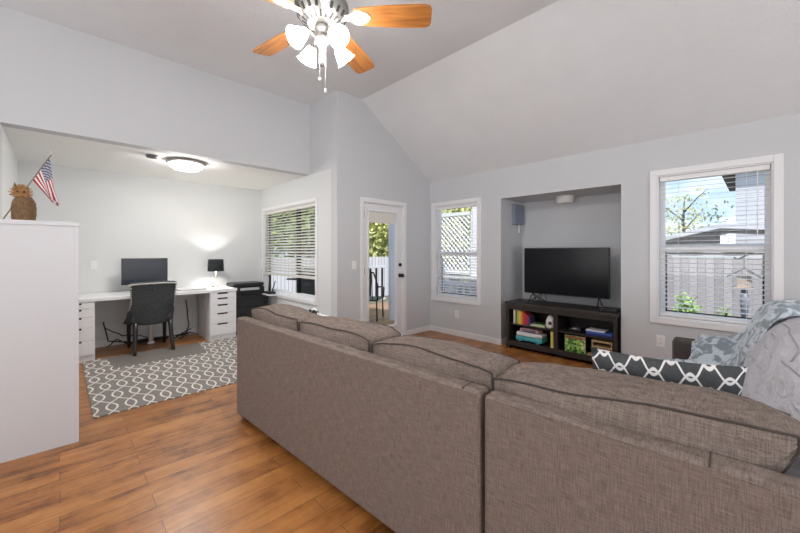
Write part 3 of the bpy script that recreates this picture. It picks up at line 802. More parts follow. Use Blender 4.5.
# ------------------------------------------------------------------ white cabinet with owl and flag
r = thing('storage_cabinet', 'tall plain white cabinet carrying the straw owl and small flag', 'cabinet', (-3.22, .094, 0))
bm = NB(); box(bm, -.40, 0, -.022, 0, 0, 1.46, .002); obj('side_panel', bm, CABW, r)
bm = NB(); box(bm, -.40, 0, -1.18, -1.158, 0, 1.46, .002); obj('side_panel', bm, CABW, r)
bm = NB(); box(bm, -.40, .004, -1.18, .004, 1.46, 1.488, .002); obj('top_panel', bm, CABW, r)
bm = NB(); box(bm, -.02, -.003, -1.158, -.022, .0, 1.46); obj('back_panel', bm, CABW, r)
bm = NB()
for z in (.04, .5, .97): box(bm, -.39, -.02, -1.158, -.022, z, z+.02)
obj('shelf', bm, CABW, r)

STRAW = mat('woven_straw', (.17, .10, .05), .9, noise_scale=40, noise_amt=.7, bump=.8, bump_scale=60)
STRAW2 = mat('pale_bristle', (.42, .23, .10), .9, noise_scale=50, noise_amt=.6)
r = thing('owl_figurine', 'brown straw owl figurine standing on the white cabinet', 'figurine', (-3.40, -.17, 1.488))
bm = NB()
def body(u, v):
    a = 2*PI*u; z = v*.165
    rr = .049*(1+.10*math.sin(v*PI))*(1-.35*v**6)
    rr *= 1+.06*math.sin(a*17+v*6)+.05*nz(math.cos(a)*3, math.sin(a)*3, v*9)
    return (rr*math.cos(a), rr*math.sin(a)*1.05, z)
grid(bm, body, 68, 14); lathe(bm, [(0, 0), (.045, 0)], 20); lathe(bm, [(.034, .160), (0, .172)], 20)
obj('body', bm, STRAW, r, True)
bm = NB()
for k in range(260):
    a = random.random()*2*PI; e = (random.random()-.35)*2.2; d = Vector((math.cos(a)*math.cos(e), math.sin(a)*math.cos(e), math.sin(e)))
    p = Vector((0, -.012, .185))+d*.022; q = p+d*(.018+.022*random.random())+Vector((0, 0, .006))
    tube(bm, [p, q], [.0035, .001], 4)
lathe(bm, [(0, .150), (.03, .165), (.036, .19), (.026, .212), (0, .222)], 14, Matrix.Translation((0, -.012, 0)))
obj('head', bm, STRAW2, r)
for s, hh in ((-1, .05), (1, .032)):
    bm = NB(); tube(bm, [(.0, -.012+s*.022, .205), (.004, -.012+s*.028, .205+hh*.6), (.0, -.012+s*.029, .205+hh)], [.012, .007, .001], 8); obj('ear', bm, STRAW, r, True)
for s in (-1, 1):
    bm = NB(); bmesh.ops.create_uvsphere(bm, u_segments=10, v_segments=8, radius=.007, matrix=Matrix.Translation((.037, -.012+s*.014, .192))); obj('eye', bm, BLACK, r, True)

def flag_mat():
    m, t, b = base_mat('flag_cloth'); b.inputs['Roughness'].default_value = .8
    uv = N(t, 'ShaderNodeUVMap'); sp = N(t, 'ShaderNodeSeparateXYZ'); t.links.new(uv.outputs[0], sp.inputs[0])
    u, v = sp.outputs[0], sp.outputs[1]           # u along the fly, v along the hoist from the tip
    st = math_n(t, 'LESS_THAN', math_n(t, 'FRACT', math_n(t, 'MULTIPLY', v, 6.5)), .5)
    c1 = N(t, 'ShaderNodeMix', data_type='RGBA'); c1.inputs[6].default_value = (.80, .78, .78, 1); c1.inputs[7].default_value = (.36, .012, .03, 1); t.links.new(st, c1.inputs[0])
    can = math_n(t, 'MULTIPLY', math_n(t, 'LESS_THAN', u, .42), math_n(t, 'LESS_THAN', v, .54))
    # staggered rows of stars as small dots
    ro = math_n(t, 'MULTIPLY', v, 9/.54); fl = math_n(t, 'FLOOR', ro); odd = math_n(t, 'MULTIPLY', math_n(t, 'MODULO', fl, 2), .5)
    fx = math_n(t, 'SUBTRACT', math_n(t, 'FRACT', math_n(t, 'ADD', math_n(t, 'MULTIPLY', u, 5.5/.42), odd)), .5); fy = math_n(t, 'SUBTRACT', math_n(t, 'FRACT', ro), .5)
    d = math_n(t, 'ADD', math_n(t, 'MULTIPLY', fx, fx), math_n(t, 'MULTIPLY', fy, fy))
    star = math_n(t, 'LESS_THAN', d, .085)
    c2 = N(t, 'ShaderNodeMix', data_type='RGBA'); c2.inputs[6].default_value = (.025, .035, .10, 1); c2.inputs[7].default_value = (.78, .78, .80, 1); t.links.new(star, c2.inputs[0])
    c3 = N(t, 'ShaderNodeMix', data_type='RGBA'); t.links.new(can, c3.inputs[0]); t.links.new(c1.outputs[2], c3.inputs[6]); t.links.new(c2.outputs[2], c3.inputs[7])
    t.links.new(c3.outputs[2], b.inputs['Base Color'])
    return m
fx0 = Vector((-3.50, -.274, 1.488+.006)); ftip = Vector((-3.55, -.045, 1.983))
r = thing('flag', 'small stars and stripes flag on a thin stick behind the owl', 'flag', fx0)
bm = NB(); tube(bm, [Vector((0, 0, 0)), ftip-fx0], .0038, 8); obj('flag_stick', bm, mat('flag_stick_wood', (.22, .16, .13), .6), r, True)
bm = NB(); lathe(bm, [(0, -.004), (.006, .004), (.009, .012), (0, .028)], 10, Matrix.Translation(ftip-fx0)); obj('finial', bm, CHROME, r, True)
A_ = (ftip-fx0)*.97; B_ = (ftip-fx0)*.60
bm = NB(); uvl = bm.loops.layers.uv.new('UVMap')
C_ = Vector((0, .036, -.33)); D_ = Vector((0, .085, -.12))
def flg(u, v):
    p = A_.lerp(B_, v)
    fall = C_.lerp(Vector((0, .095, -.14)), v)
    q = p+fall*u+Vector((.022*math.sin(u*7+v*6)*u, 0, 0))
    q += Vector((0, .02*math.sin(v*9)*u*u, -.02*math.sin(v*8+1)*u*u))
    return q
nu, nv = 26, 26
G = grid(bm, flg, nu, nv)
bm.faces.ensure_lookup_table()
k = 0
for i in range(nu):
    for j in range(nv):
        f = bm.faces[k]; k += 1
        for lp, (a, b) in zip(f.loops, ((i, j), (i+1, j), (i+1, j+1), (i, j+1))): lp[uvl].uv = (a/nu, b/nv)
obj('flag_cloth', bm, flag_mat(), r, True)

# ------------------------------------------------------------------ office: desk, drawers, monitor, lamp, printer
bm = NB(); box(bm, -.72, 0, 0, 1.99, .70, .738, .002); 
r = thing('desk', 'long white desk with a post leg in front of the office wall', 'desk', (-5.47, -.08, 0))
obj('desk_top', bm, WHITE, r)
bm = NB(); tube(bm, [(-.50, 1.0, 0), (-.50, 1.0, .70)], .03, 16); lathe(bm, [(.03, .001), (.045, .0), (.045, .02), (.03, .03)], 16, Matrix.Translation((-.50, 1.0, 0))); obj('leg', bm, WHITE, r, True)
def drawer_unit(y, label):
    r = thing('drawer_unit', label, 'drawer unit', (-5.475, y, 0), 0, 'white drawer units under the desk')
    bm = NB(); box(bm, -.58, -.02, 0, .02, 0, .699, .001); box(bm, -.58, -.02, .34, .36, 0, .699, .001); box(bm, -.58, -.02, .02, .34, .68, .699); box(bm, -.58, -.02, .02, .34, 0, .05); box(bm, -.58, -.57, .02, .34, .05, .68)
    box(bm, -.035, -.03, .02, .34, .05, .68)
    obj('body', bm, WHITE, r)
    hs = [.075, .095, .125, .15, .17]; z = .690
    for h in hs:
        bm = NB(); g = .003
        box(bm, -.018, 0, .004, .10, z-h+g, z); box(bm, -.018, 0, .24, .356, z-h+g, z); box(bm, -.018, 0, .10, .24, z-h+g, z-.022)
        d = obj('drawer', bm, WHITE, r)
        bm = NB(); box(bm, -.028, -.012, .10, .24, z-.022, z-.001); obj('handle_slot', bm, BLACK, d)
        z -= h
    return r
drawer_unit(-.06, 'white five-drawer unit under the desk beside the tall white cabinet')
drawer_unit(1.54, 'white five-drawer unit under the desk lamp end')

r = thing('computer_monitor', 'flat dark computer monitor on the desk behind the office chair', 'monitor', (-5.96, .852, .738))
bm = NB(); box(bm, -.01, .025, -.262, .262, .10, .46, .006); obj('bezel', bm, BLACK, r)
bm = NB(); box(bm, .0245, .0265, -.252, .252, .115, .45); obj('screen', bm, MONITOR, r)
bm = NB(); box(bm, -.03, -.008, -.03, .03, .01, .30, .005); box(bm, -.09, .09, -.11, .11, 0, .012, .004); obj('stand', bm, WHITE_P, r)
r = thing('laptop', 'closed silver laptop lying on the desk near the lamp', 'laptop', (-5.72, 1.36, .738), math.radians(4))
SILV = mat('silver_aluminium', (.62, .62, .64), .35, metal=.7)
bm = NB(); box(bm, -.11, .11, -.17, .17, 0, .012, .004); obj('base', bm, SILV, r)
bm = NB(); box(bm, -.11, .11, -.17, .17, .0125, .020, .003); obj('lid', bm, mat('white_lid', (.8, .8, .82), .3), r)
# table lamp
LX, LY = -5.93, 1.75
r = thing('table_lamp', 'lit table lamp with black drum shade on the desk end', 'lamp', (LX, LY, .738))
bm = NB(); lathe(bm, [(0, 0), (.065, 0), (.065, .012), (.02, .022), (.012, .03), (.010, .27), (0, .27)], 24); obj('lamp_base', bm, CHROME, r, True)
bm = NB(); lathe(bm, [(.100, .245), (.115, .245), (.108, .430), (.105, .430), (.112, .247)], 32); obj('lamp_shade', bm, mat('black_shade', (.012, .016, .018), .8), r, True)
bm = NB(); bmesh.ops.create_uvsphere(bm, u_segments=14, v_segments=10, radius=.03, matrix=Matrix.Translation((0, 0, .325))); obj('bulb', bm, mat('warm_bulb', (1, 1, 1), .5, emit=(1, .92, .8), emit_s=240), r, True)
# printer and its cabinet
r = thing('filing_cabinet', 'low black cabinet under the printer beside the drawer unit', 'cabinet', (-5.90, 2.18, 0))
bm = NB(); box(bm, -.25, .20, -.25, .27, 0, .60, .006); obj('body', bm, BLACK, r)
for z in (.06, .24, .42):
    bm = NB(); box(bm, .20, .215, -.24, .26, z, z+.165, .004); d = obj('drawer', bm, BLACK, r)
    bm = NB(); box(bm, .215, .228, -.07, .09, z+.11, z+.125, .003); obj('handle', bm, BLACKM, d)
r = thing('printer', 'black all-in-one printer on the black cabinet under the window corner', 'printer', (-5.90, 2.19, .60))
bm = NB(); box(bm, -.19, .19, -.24, .24, 0, .12, .015, seg=3); obj('body', bm, BLACK, r)
bm = NB(); box(bm, -.19, .17, -.24, .24, .125, .185, .018, seg=3); obj('scanner_lid', bm, BLACK, r)
bm = NB(); box(bm, .185, .20, -.15, .15, .07, .11, .003); obj('control_panel', bm, SILV, r)
bm = NB(); box(bm, .17, .27, -.13, .13, .012, .024, .003); obj('paper_tray', bm, BLACK, r)
# router on the sill
r = thing('router', 'black wireless router with antennas on the office window sill', 'router', (-5.62, YC-.08, .60))
bm = NB(); box(bm, -.13, .13, -.055, .05, 0, .035, .008); obj('body', bm, BLACK, r)
for x, tx in ((-.12, 0), (-.07, 0), (.02, .09)):
    bm = NB(); tube(bm, [(x, .04, .02), (x, .045, .05), (x+tx, .05, .21)], [.011, .011, .008], 8); obj('antenna', bm, BLACK, r, True)
bm = NB(); box(bm, -5.80, -5.44, YC-.16, YC-.017, .58, .5995, .003); single('wall_shelf', bm, WHITE, 'short white ledge holding the router under the office window', 'shelf')
# ------------------------------------------------------------------ upholstered chair
r = thing('office_chair', 'charcoal wing-back chair with silver nailhead trim facing the desk', 'chair', (-5.40, .86, .0125))
NAIL = mat('nailheads', (.75, .74, .70), .3, metal=.8)
def backp(u, v, off=0):
    a = 2*u-1; z = .345+v*.545
    hw = .215+.035*(v**1.6)+.062*(1-v)**2.2
    wing = .05+.26*(max(0, 1-v*1.9))**1.3
    x = .02+.07*v-(abs(a)**2.4)*wing-.03*(1-v)
    if v > .9: z += -.012*(abs(a))**3
    return Vector((x, a*hw, z))
bm = NB(); grid(bm, lambda u, v: backp(u, v), 24, 18, .055); obj('backrest', bm, CHAIRF, r, True)
bm = NB(); box(bm, -.50, -.055, -.225, .225, .37, .475, .035, seg=3); obj('seat', bm, CHAIRF, r, True)
bm = NB()
for k in range(25):
    p = backp(k/24, 1)+Vector((.003, 0, -.014)); bmesh.ops.create_uvsphere(bm, u_segments=8, v_segments=6, radius=.0105, matrix=Matrix.Translation(p))
for s in (0, 1):
    for k in range(1, 14):
        p = backp(s, 1-k*.048)+Vector((.004, (-.008 if s else .008), 0)); bmesh.ops.create_uvsphere(bm, u_segments=8, v_segments=6, radius=.0095, matrix=Matrix.Translation(p))
obj('nailhead_trim', bm, NAIL, r, True)
LEGM = mat('black_lacquer', (.012, .011, .011), .3)
for s in (-1, 1):
    bm = NB(); tube(bm, [(-.02, s*.185, .38), (.0, s*.19, .22), (.05, s*.20, .06), (.075, s*.205, 0)], [.03, .026, .021, .019], 8); obj('leg', bm, LEGM, r, True)
    bm = NB(); tube(bm, [(-.45, s*.20, .38), (-.46, s*.20, 0)], [.027, .017], 8); obj('leg', bm, LEGM, r, True)

# rug, mat, cables
bm = NB(); box(bm, -1.93, 0, 0, 2.35, 0, .009, .003); single('area_rug', bm, RUG, 'grey rug with white trellis pattern on the wood floor by the desk', 'rug', loc=(-3.58, .185, 0))
def mat_clear():
    m = bpy.data.materials.new('smoky_clear_vinyl'); m.use_nodes = True; t = m.node_tree; t.nodes.clear()
    o = N(t, 'ShaderNodeOutputMaterial'); a = N(t, 'ShaderNodeBsdfTransparent'); g = N(t, 'ShaderNodeBsdfPrincipled'); x = N(t, 'ShaderNodeMixShader')
    a.inputs[0].default_value = (.93, .91, .89, 1); g.inputs['Base Color'].default_value = (.33, .30, .28, 1); g.inputs['Roughness'].default_value = .35; x.inputs[0].default_value = .45
    t.links.new(a.outputs[0], x.inputs[1]); t.links.new(g.outputs[0], x.inputs[2]); t.links.new(x.outputs[0], o.inputs[0]); return m
bm = NB(); prism(bm, [(-5.50, .40), (-4.93, .43), (-4.90, 1.34), (-5.50, 1.40)], .0092, .0122); single('chair_mat', bm, mat_clear(), 'see-through grey vinyl mat under the chair on the rug', 'chair mat')
bm = NB()
def cable(p, seed, wob=.03, n=26):
    P = [Vector(q) for q in p]; out = []
    for i in range(n):
        t = i/(n-1)*(len(P)-1); k = min(int(t), len(P)-2); f = t-k
        q = P[k].lerp(P[k+1], f*f*(3-2*f)); q += Vector((wob*nz(t*2, seed), wob*nz(t*2, seed+5), wob*.5*abs(nz(t*2, seed+9)))); out.append(q)
    return out
bm = NB(); tube(bm, cable([(-6.10, .42, .35), (-6.02, .46, .10), (-6.05, .75, .03), (-6.08, 1.1, .03), (-6.1, 1.45, .05)], 1), .008, 6)
tube(bm, cable([(-6.15, .44, .25), (-5.98, .6, .16), (-6.03, .8, .12), (-6.08, .95, .04)], 4), .007, 6); tube(bm, cable([(-6.0, .44, .03), (-5.95, .55, .12), (-5.98, .66, .03), (-6.02, .95, .03)], 8), .007, 6)
single('cable_bundle', bm, BLACK, 'looping black power cords on the floor under the left half of the desk', 'cord', smooth=True)
bm = NB(); tube(bm, cable([(-6.17, 1.40, .55), (-6.12, 1.42, .20), (-6.0, 1.38, .06), (-6.05, 1.25, .03)], 3), .008, 6); tube(bm, cable([(-5.96, 1.2, .02), (-5.94, 1.32, .10), (-6.0, 1.42, .12), (-6.04, 1.3, .03)], 6), .007, 6); tube(bm, cable([(-5.9, 1.25, .02), (-5.92, 1.38, .09), (-5.98, 1.47, .05)], 7), .007, 6)
single('cable_bundle', bm, BLACK, 'tangle of black cords beside the drawer unit under the lamp', 'cord', smooth=True)
bm = NB(); box(bm, -6.17, -6.11, .75, 1.15, .0, .04, .005); single('power_strip', bm, BLACK, 'black power strip on the floor against the wall under the desk', 'power strip')

# ------------------------------------------------------------------ switches, outlets, detectors, ceiling lamp
def plate(name, label, cat, loc, rz, w=.072, h=.116, outlet=True):
    r = thing(name, label, cat, loc, rz)
    bm = NB(); box(bm, -w/2, w/2, -.006, 0, -h/2, h/2, .002); obj('plate', bm, WHITE_P, r)
    if outlet:
        for z in (-.022, .022):
            bm = NB(); box(bm, -.016, .016, -.009, -.006, z-.014, z+.014, .002); s = obj('socket', bm, WHITE_P, r)
            bm = NB(); box(bm, -.008, -.005, -.0095, -.0088, z-.006, z+.006); box(bm, .005, .008, -.0095, -.0088, z-.006, z+.006); obj('slot', bm, BLACK, s)
    else:
        bm = NB(); box(bm, -.016, .016, -.010, -.006, -.034, .034, .002); obj('rocker', bm, WHITE_P, r)
plate('wall_outlet', 'white outlet plate on the wall below the narrow window', 'outlet', (-3.233, YT, .335), 0)
plate('wall_outlet', 'white outlet plate low on the wall beside the sofa arm', 'outlet', (-.70, YT, .385), 0)
plate('light_switch', 'white switch plate beside the glass door', 'light switch', (XD, 2.82, 1.11), PI/2, outlet=False)
plate('light_switch', 'white switch plate on the office wall left of the monitor', 'light switch', (XO, .328, 1.11), PI/2, outlet=False)
bm = NB(); lathe(bm, [(.06, 0), (.06, -.012), (.05, -.03), (.02, -.034), (0, -.034)], 20); single('smoke_detector', bm, mat('dark_grey_plastic', (.10, .10, .10), .5), 'small dark round detector on the office ceiling', 'detector', loc=(-4.80, .75, ZH), smooth=True)
r = thing('ceiling_light', 'lit dome ceiling light with nickel rim in the office', 'ceiling light', (-4.85, 1.10, ZH))
bm = NB(); lathe(bm, [(.10, 0), (.20, -.005), (.205, -.03), (.185, -.045), (.175, -.03)], 36); obj('rim', bm, CHROME, r, True)
OPAL = mat('lit_opal_glass', (1, 1, 1), .4, emit=(1, .97, .92), emit_s=54)
bm = NB(); lathe(bm, [(.182, -.040), (.165, -.070), (.12, -.095), (.06, -.110), (0, -.114)], 36); obj('glass_dome', bm, OPAL, r, True)
bm = NB(); lathe(bm, [(0, -.112), (.012, -.114), (.012, -.124), (.006, -.136), (0, -.138)], 12); obj('finial', bm, CHROME, r, True)

# ------------------------------------------------------------------ niche: TV, stand and what is on it
r = thing('television', 'large black flat television standing in the wall niche', 'television', (-1.745, 4.60, .622), math.radians(2.5))
bm = NB(); box(bm, -.515, .515, -.005, .05, .105, .715, .008); obj('bezel', bm, BLACK, r)
bm = NB(); box(bm, -.505, .505, -.008, -.004, .118, .705); obj('screen', bm, SCREEN, r)
for s in (-1, 1):
    bm = NB(); x = s*.40
    tube(bm, [(x, .02, .11), (x+s*.01, -.10, .006)], .007, 8); tube(bm, [(x, .03, .11), (x+s*.01, .13, .006)], .007, 8); obj('leg', bm, BLACKM, r, True)
bm = NB(); tube(bm, cable([(-.27, .05, .14), (-.30, -.05, .02), (-.18, -.12, .012), (-.33, -.1, .10), (-.20, -.03, .012), (-.26, .06, .16)], 2, .02, 34), .004, 5); tube(bm, cable([(-.24, .05, .14), (-.40, -.04, .02), (-.30, -.08, .06), (-.22, -.13, .012)], 9, .02, 24), .004, 5); obj('cable', bm, BLACK, r, True)
SX0, SX1, SY0, SY1, SH = -2.375, -1.075, 4.30, 4.72, .62
r = thing('media_console', 'dark open-shelf media console in the niche under the television', 'console', (SX0, SY0, 0))
w = SX1-SX0; d = SY1-SY0
bm = NB(); box(bm, -.018, w+.015, -.02, d, SH-.045, SH, .004); obj('top_panel', bm, ESPRESSO, r)
for x in (0, w-.035): bm = NB(); box(bm, x, x+.035, 0, d, 0, SH-.045, .002); obj('side_panel', bm, ESPRESSO, r)
bm = NB(); box(bm, w/2-.025, w/2+.025, .0, d, .10, SH-.095, .002); obj('divider', bm, ESPRESSO, r)
bm = NB(); box(bm, .035, w-.035, .0, d, .07, .10); box(bm, .035, w-.035, -.003, .02, .045, .11, .002); obj('bottom_panel', bm, ESPRESSO, r)
bm = NB(); box(bm, .035, w-.035, -.002, .02, SH-.095, SH-.045, .002); obj('top_rail', bm, ESPRESSO, r)
bm = NB(); box(bm, .035, w-.035, d-.012, d, .10, SH-.045); obj('back_panel', bm, ESPRESSO, r)
for a, b in ((.035, w/2-.025), (w/2+.025, w-.035)):
    bm = NB(); box(bm, a, b, .03, d-.012, .315, .335, .001); obj('shelf', bm, ESPRESSO, r)
CX, CY = SX0, SY0
def cm(name, c, rough=.6): return mat(name, c, rough)
PAPER = mat('book_pages', (.80, .76, .66), .8)
def book(x, y, z, t, h, dp, c, label, group, tilt=0, flat=False):
    r = thing('book', label, 'book', (x, y, z), 0, group)
    if tilt: r.rotation_euler = (0, tilt, 0)
    M = cm('book_cover', c)
    if flat:
        bm = NB(); box(bm, 0, h, 0, dp, 0, .003); box(bm, 0, h, 0, dp, t-.003, t); box(bm, 0, .003, 0, dp, .003, t-.003); obj('cover', bm, M, r)
        bm = NB(); box(bm, .003, h-.004, .004, dp-.004, .003, t-.003); obj('pages', bm, PAPER, r)
    else:
        bm = NB(); box(bm, 0, .003, 0, dp, 0, h); box(bm, t-.003, t, 0, dp, 0, h); box(bm, .003, t-.003, 0, .003, 0, h); obj('cover', bm, M, r)
        bm = NB(); box(bm, .003, t-.003, .003, dp-.004, .004, h-.004); obj('pages', bm, PAPER, r)
    return r
books = [(.026, .195, (.70, .70, .55), 'cream'), (.018, .17, (.10, .13, .06), 'dark olive'), (.024, .185, (.45, .55, .12), 'lime green'), (.026, .18, (.80, .62, .10), 'yellow'), (.022, .165, (.75, .38, .05), 'orange'),
         (.024, .19, (.62, .06, .05), 'bright red'), (.022, .15, (.50, .03, .04), 'crimson'), (.026, .13, (.35, .04, .10), 'maroon'), (.02, .11, (.12, .06, .18), 'purple')]
x = .085
for t, h, c, nm in books:
    book(CX+x, CY+.035, .335, t, h, .15, c, '%s-spined book in the upright row on the upper shelf of the console' % nm, 'books on the upper console shelf'); x += t+.002
book(CX+.30, CY+.045, .335, .018, .20, .15, (.45, .66, .20), 'flat light-green book lying beside the row of upright books', None, flat=True)
book(CX+.325, CY+.055, .3535, .014, .15, .12, (.10, .25, .08), 'small dark green book on top of the flat light-green book', None, flat=True)
# white ornament by the divider
r = thing('ornament', 'small white rounded ornament with dark patch next to the console divider', 'ornament', (CX+.555, CY+.09, .335))
bm = NB(); lathe(bm, [(0, 0), (.05, 0), (.058, .03), (.055, .09), (.035, .145), (.012, .165), (0, .167)], 22); obj('body', bm, WHITE_P, r, True)
bm = NB(); lathe(bm, [(0, -.002), (.022, -.001), (.018, .006), (0, .008)], 14, Matrix.Translation((.012, -.054, .07)) @ Matrix.Rotation(PI/2, 4, 'X')); obj('patch', bm, BLACK, r, True)
# toy bus-like pile in the lower left
r = thing('toy_van', 'white and pink toy van with teal base on the lower shelf', 'toy', (CX+.10, CY+.06, .10))
TEAL = cm('teal_plastic', (.08, .42, .45)); PINK = cm('pink_plastic', (.62, .35, .38))
bm = NB(); box(bm, 0, .36, 0, .18, .02, .075, .012); obj('base', bm, TEAL, r)
bm = NB(); box(bm, .005, .355, .002, .178, .0755, .13, .02, seg=3); obj('body', bm, WHITE_P, r)
bm = NB(); box(bm, .05, .31, .012, .168, .1305, .185, .022, seg=3); obj('roof', bm, PINK, r)
bm = NB(); box(bm, .09, .27, .004, .014, .138, .170, .003); obj('windscreen', bm, cm('grey_window', (.18, .19, .25), .2), r)
for xx in (.06, .30):
    for yy in (.004, .176):
        bm = NB(); lathe(bm, [(0, -.008), (.028, -.008), (.028, .008), (0, .008)], 16, Matrix.Translation((xx, yy, .028)) @ Matrix.Rotation(PI/2, 4, 'X')); obj('wheel', bm, TEAL, r, True)
book(CX+.578, CY+.03, .10, .04, .205, .16, (.72, .62, .15), 'thick yellow book standing against the divider on the lower shelf', None)
# right half
r = thing('network_box', 'small silver-topped box on the dark upper right shelf', 'box', (CX+.77, CY+.10, .335))
bm = NB(); box(bm, 0, .13, 0, .10, 0, .03, .006); obj('body', bm, BLACK, r)
bm = NB(); lathe(bm, [(.05, .0305), (.05, .034), (.03, .042), (0, .044)], 20, Matrix.Translation((.065, .05, 0))); obj('cap', bm, SILV, r, True)
def slab(name, x, y, z, sx, sy, sz, c, label, cat, group=None):
    bm = NB(); box(bm, 0, sx, 0, sy, 0, sz, .004); return single(name, bm, cm('case_plastic', c, .4), label, cat, group, loc=(CX+x, CY+y, z))
slab('game_case', .975, .05, .335, .27, .16, .022, (.02, .04, .22), 'dark blue flat case at the bottom of the upper right stack', 'case', 'flat cases on the upper right shelf')
slab('game_case', .977, .05, .357, .265, .15, .020, (.04, .12, .48), 'bright blue flat case in the middle of the upper right stack', 'case', 'flat cases on the upper right shelf')
slab('game_case', .972, .055, .377, .20, .14, .018, (.75, .77, .80), 'white flat case on top of the blue cases', 'case', 'flat cases on the upper right shelf')
# green picture book and wooden box
def cover_mat():
    m, t, b = base_mat('jungle_cover'); tc = N(t, 'ShaderNodeTexCoord'); v = N(t, 'ShaderNodeTexVoronoi'); v.inputs['Scale'].default_value = 36
    t.links.new(tc.outputs['Object'], v.inputs['Vector'])
    sc = N(t, 'ShaderNodeSeparateColor'); t.links.new(v.outputs['Color'], sc.inputs[0])
    rp = N(t, 'ShaderNodeValToRGB'); e = rp.color_ramp.elements; e[0].color = (.02, .08, .02, 1); e[1].color = (.75, .80, .45, 1); x = e.new(.4); x.color = (.15, .42, .08, 1); x = e.new(.7); x.color = (.45, .62, .15, 1)
    t.links.new(sc.outputs[0], rp.inputs[0]); t.links.new(rp.outputs[0], b.inputs['Base Color']); b.inputs['Roughness'].default_value = .4
    return m
r = thing('picture_book', 'square picture book with leafy green cover facing out on the lower shelf', 'book', (CX+.745, CY+.05, .10))
bm = NB(); box(bm, 0, .22, 0, .035, 0, .19, .002); obj('pages', bm, PAPER, r)
bm = NB(); box(bm, -.003, .223, -.004, 0, -.0, .193); obj('cover', bm, cover_mat(), r)
bm = NB(); box(bm, .0, .22, -.0055, -.004, .158, .19); obj('title_band', bm, cm('brown_band', (.30, .12, .06)), r)
r = thing('wooden_box', 'small open wooden crate on the lower right shelf', 'box', (CX+1.035, CY+.05, .10))
OAK = mat('pale_oak', (.50, .35, .19), .6, noise_scale=14, noise_amt=.3)
bm = NB(); box(bm, -.05, .21, -.01, .15, 0, .015, .002); obj('base', bm, OAK, r)
for xx in (.0, .195): bm = NB(); box(bm, xx, xx+.013, 0, .15, .015, .185, .001); obj('side', bm, OAK, r)
for zz in (.05, .10, .165): bm = NB(); box(bm, .013, .195, .0 if zz != .10 else .01, .012 if zz != .10 else .15, zz, zz+.02, .001); obj('slat', bm, OAK, r)
bm = NB(); box(bm, .013, .195, .14, .15, .015, .185); obj('back', bm, cm('dark_oak', (.10, .06, .03)), r)
# black box on the console, speaker on niche wall, round vent
r = thing('cable_box', 'slim black set-top box on the console end below the television', 'set-top box', (-1.17, 4.42, SH))
bm = NB(); box(bm, -.09, .085, -.07, .10, .004, .036, .004); obj('body', bm, BLACK, r)
bm = NB(); box(bm, -.08, -.06, -.06, -.04, 0, .005); box(bm, .06, .08, -.06, -.04, 0, .005); box(bm, -.08, -.06, .07, .09, 0, .005); box(bm, .06, .08, .07, .09, 0, .005); obj('foot', bm, BLACK, r)
r = thing('wall_speaker', 'blue-grey box speaker fixed high on the left side of the niche', 'speaker', (NI[0], 4.80, 1.68))
BG = mat('blue_grey_plastic', (.22, .25, .32), .5)
bm = NB(); box(bm, 0, .05, -.14, .14, 0, .29, .006); obj('body', bm, BG, r)
bm = NB(); box(bm, .02, .035, .02, .035, -.12, -.0, .002); obj('cord', bm, WHITE_P, r)
r = thing('puck_light', 'white round unlit fitting under the top of the niche', 'light fitting', (-1.80, 4.80, NI[3]))
bm = NB(); lathe(bm, [(.0, 0), (.108, 0), (.108, -.02), (.102, -.085), (.09, -.09), (0, -.09)], 30); obj('housing', bm, WHITE_P, r, True)

# ------------------------------------------------------------------ ceiling fan
FX, FY, FZ = -1.954, 1.204, 2.79
r = thing('ceiling_fan', 'five-blade ceiling fan with honey wood blades and lit glass shades', 'ceiling fan', (FX, FY, FZ))
bm = NB(); lathe(bm, [(0, ZC-FZ), (.07, ZC-FZ), (.07, ZC-FZ-.03), (.05, ZC-FZ-.07), (.015, ZC-FZ-.085), (.0, ZC-FZ-.085)], 28); obj('canopy', bm, PEWTER, r, True)
bm = NB(); tube(bm, [(0, 0, .15), (0, 0, ZC-FZ-.08)], .013, 12); obj('downrod', bm, PEWTER, r, True)
bm = NB(); lathe(bm, [(0, .16), (.05, .16), (.10, .14), (.155, .10), (.17, .06), (.165, .02), (.13, -.03), (.085, -.055), (.06, -.06), (0, -.06)], 36); mo = obj('motor_housing', bm, PEWTER, r, True)
bm = NB()
for k in range(20):
    a = 2*PI*k/20
    M = Matrix.Rotation(a, 4, 'Z') @ Matrix.Translation((.108, 0, -.0435)) @ Matrix.Rotation(math.radians(-29), 4, 'Y')
    box(bm, -.020, .020, -.007, .007, -.003, .003, .0025, M=M)
    M = Matrix.Rotation(a+.157, 4, 'Z') @ Matrix.Translation((.148, 0, -.0055)) @ Matrix.Rotation(math.radians(-55), 4, 'Y')
    box(bm, -.020, .020, -.009, .009, -.003, .003, .0025, M=M)
obj('vent_slot', bm, BLACK, mo)
PHI = math.radians(45)
bp0 = bb0 = None
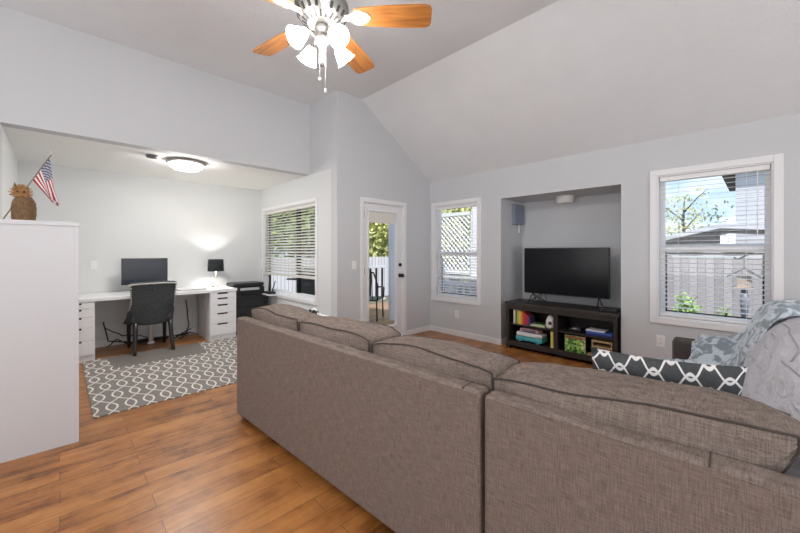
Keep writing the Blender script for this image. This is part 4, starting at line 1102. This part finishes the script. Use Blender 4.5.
for k in range(5):
    a = PHI+2*PI*k/5
    bm = NB()
    outl = []
    prof = [(.205, .055), (.26, .066), (.40, .078), (.55, .084), (.66, .084), (.69, .072), (.70, .05)]
    up = prof; poly = [(x, y) for x, y in up]+[(x, -y) for x, y in reversed(up)]
    prism(bm, poly, -.003, .003)
    b = obj('blade', bm, BLADE, r); b.rotation_euler = (math.radians(-13), 0, a)
    bm = NB()
    poly = [(.13, .018), (.18, .022), (.215, .05), (.25, .052), (.29, .034), (.315, .0), (.29, -.034), (.25, -.052), (.215, -.05), (.18, -.022), (.13, -.018)]
    prism(bm, poly, -.011, -.0035)
    tube(bm, [(.12, 0, -.02), (.16, 0, -.014), (.24, 0, -.014)], [.014, .012, .008], 8)
    for yy in (-.02, .02): tube(bm, [(.255, yy, -.012), (.255, yy, -.016)], .006, 8)
    q = obj('blade_bracket', bm, mat('cream_brass', (.50, .44, .36), .45, metal=.4) if k == 0 else q.data.materials[0], b)
# light kit
bm = NB(); lathe(bm, [(0, -.06), (.045, -.06), (.05, -.085), (.03, -.10), (.03, -.12), (.05, -.135), (.05, -.155), (.03, -.175), (.018, -.20), (.018, -.30), (.010, -.315), (0, -.32)], 24); obj('light_hub', bm, PEWTER, r, True)
SHADE = mat('lit_frosted_shade', (1, 1, 1), .4, emit=(1, .98, .95), emit_s=46.0)
BULB = mat('lit_bulb', (1, 1, 1), .4, emit=(1, .97, .92), emit_s=420)
for k in range(4):
    a = math.radians(0)+k*PI/2
    D = Vector((math.cos(a), math.sin(a), 0))
    bm = NB(); p0 = D*.045+Vector((0, 0, -.145)); p1 = D*.085+Vector((0, 0, -.13)); p2 = D*.115+Vector((0, 0, -.145))
    tube(bm, [p0, p1, p2], .008, 8); ar = obj('light_arm', bm, PEWTER, r, True)
    ax = (D*.75+Vector((0, 0, -.66))).normalized()
    M = Matrix.Translation(p2) @ ax.to_track_quat('Z', 'Y').to_matrix().to_4x4()
    bm = NB(); lathe(bm, [(.014, 0), (.026, .004), (.038, .03), (.048, .06), (.055, .085), (.066, .10), (.064, .101), (.052, .086), (.045, .06), (.034, .03), (.022, .008)], 24, M); obj('glass_shade', bm, SHADE, ar, True)
    bm = NB(); bmesh.ops.create_uvsphere(bm, u_segments=14, v_segments=10, radius=.026, matrix=M @ Matrix.Translation((0, 0, .062))); obj('bulb', bm, BULB, ar, True)
    bm = NB(); lathe(bm, [(0, -.012), (.02, -.01), (.022, .006), (0, .008)], 14, M); obj('socket_cap', bm, PEWTER, ar, True)
for dx, zz in ((.02, -.46), (-.014, -.38)):
    bm = NB(); tube(bm, [(dx, dx*.6, -.19), (dx, dx*.6, zz)], .0022, 5); lathe(bm, [(0, zz-.03), (.007, zz-.024), (.007, zz-.005), (0, zz)], 10, Matrix.Translation((dx, dx*.6, 0))); obj('pull_chain', bm, WHITE_P, r, True)
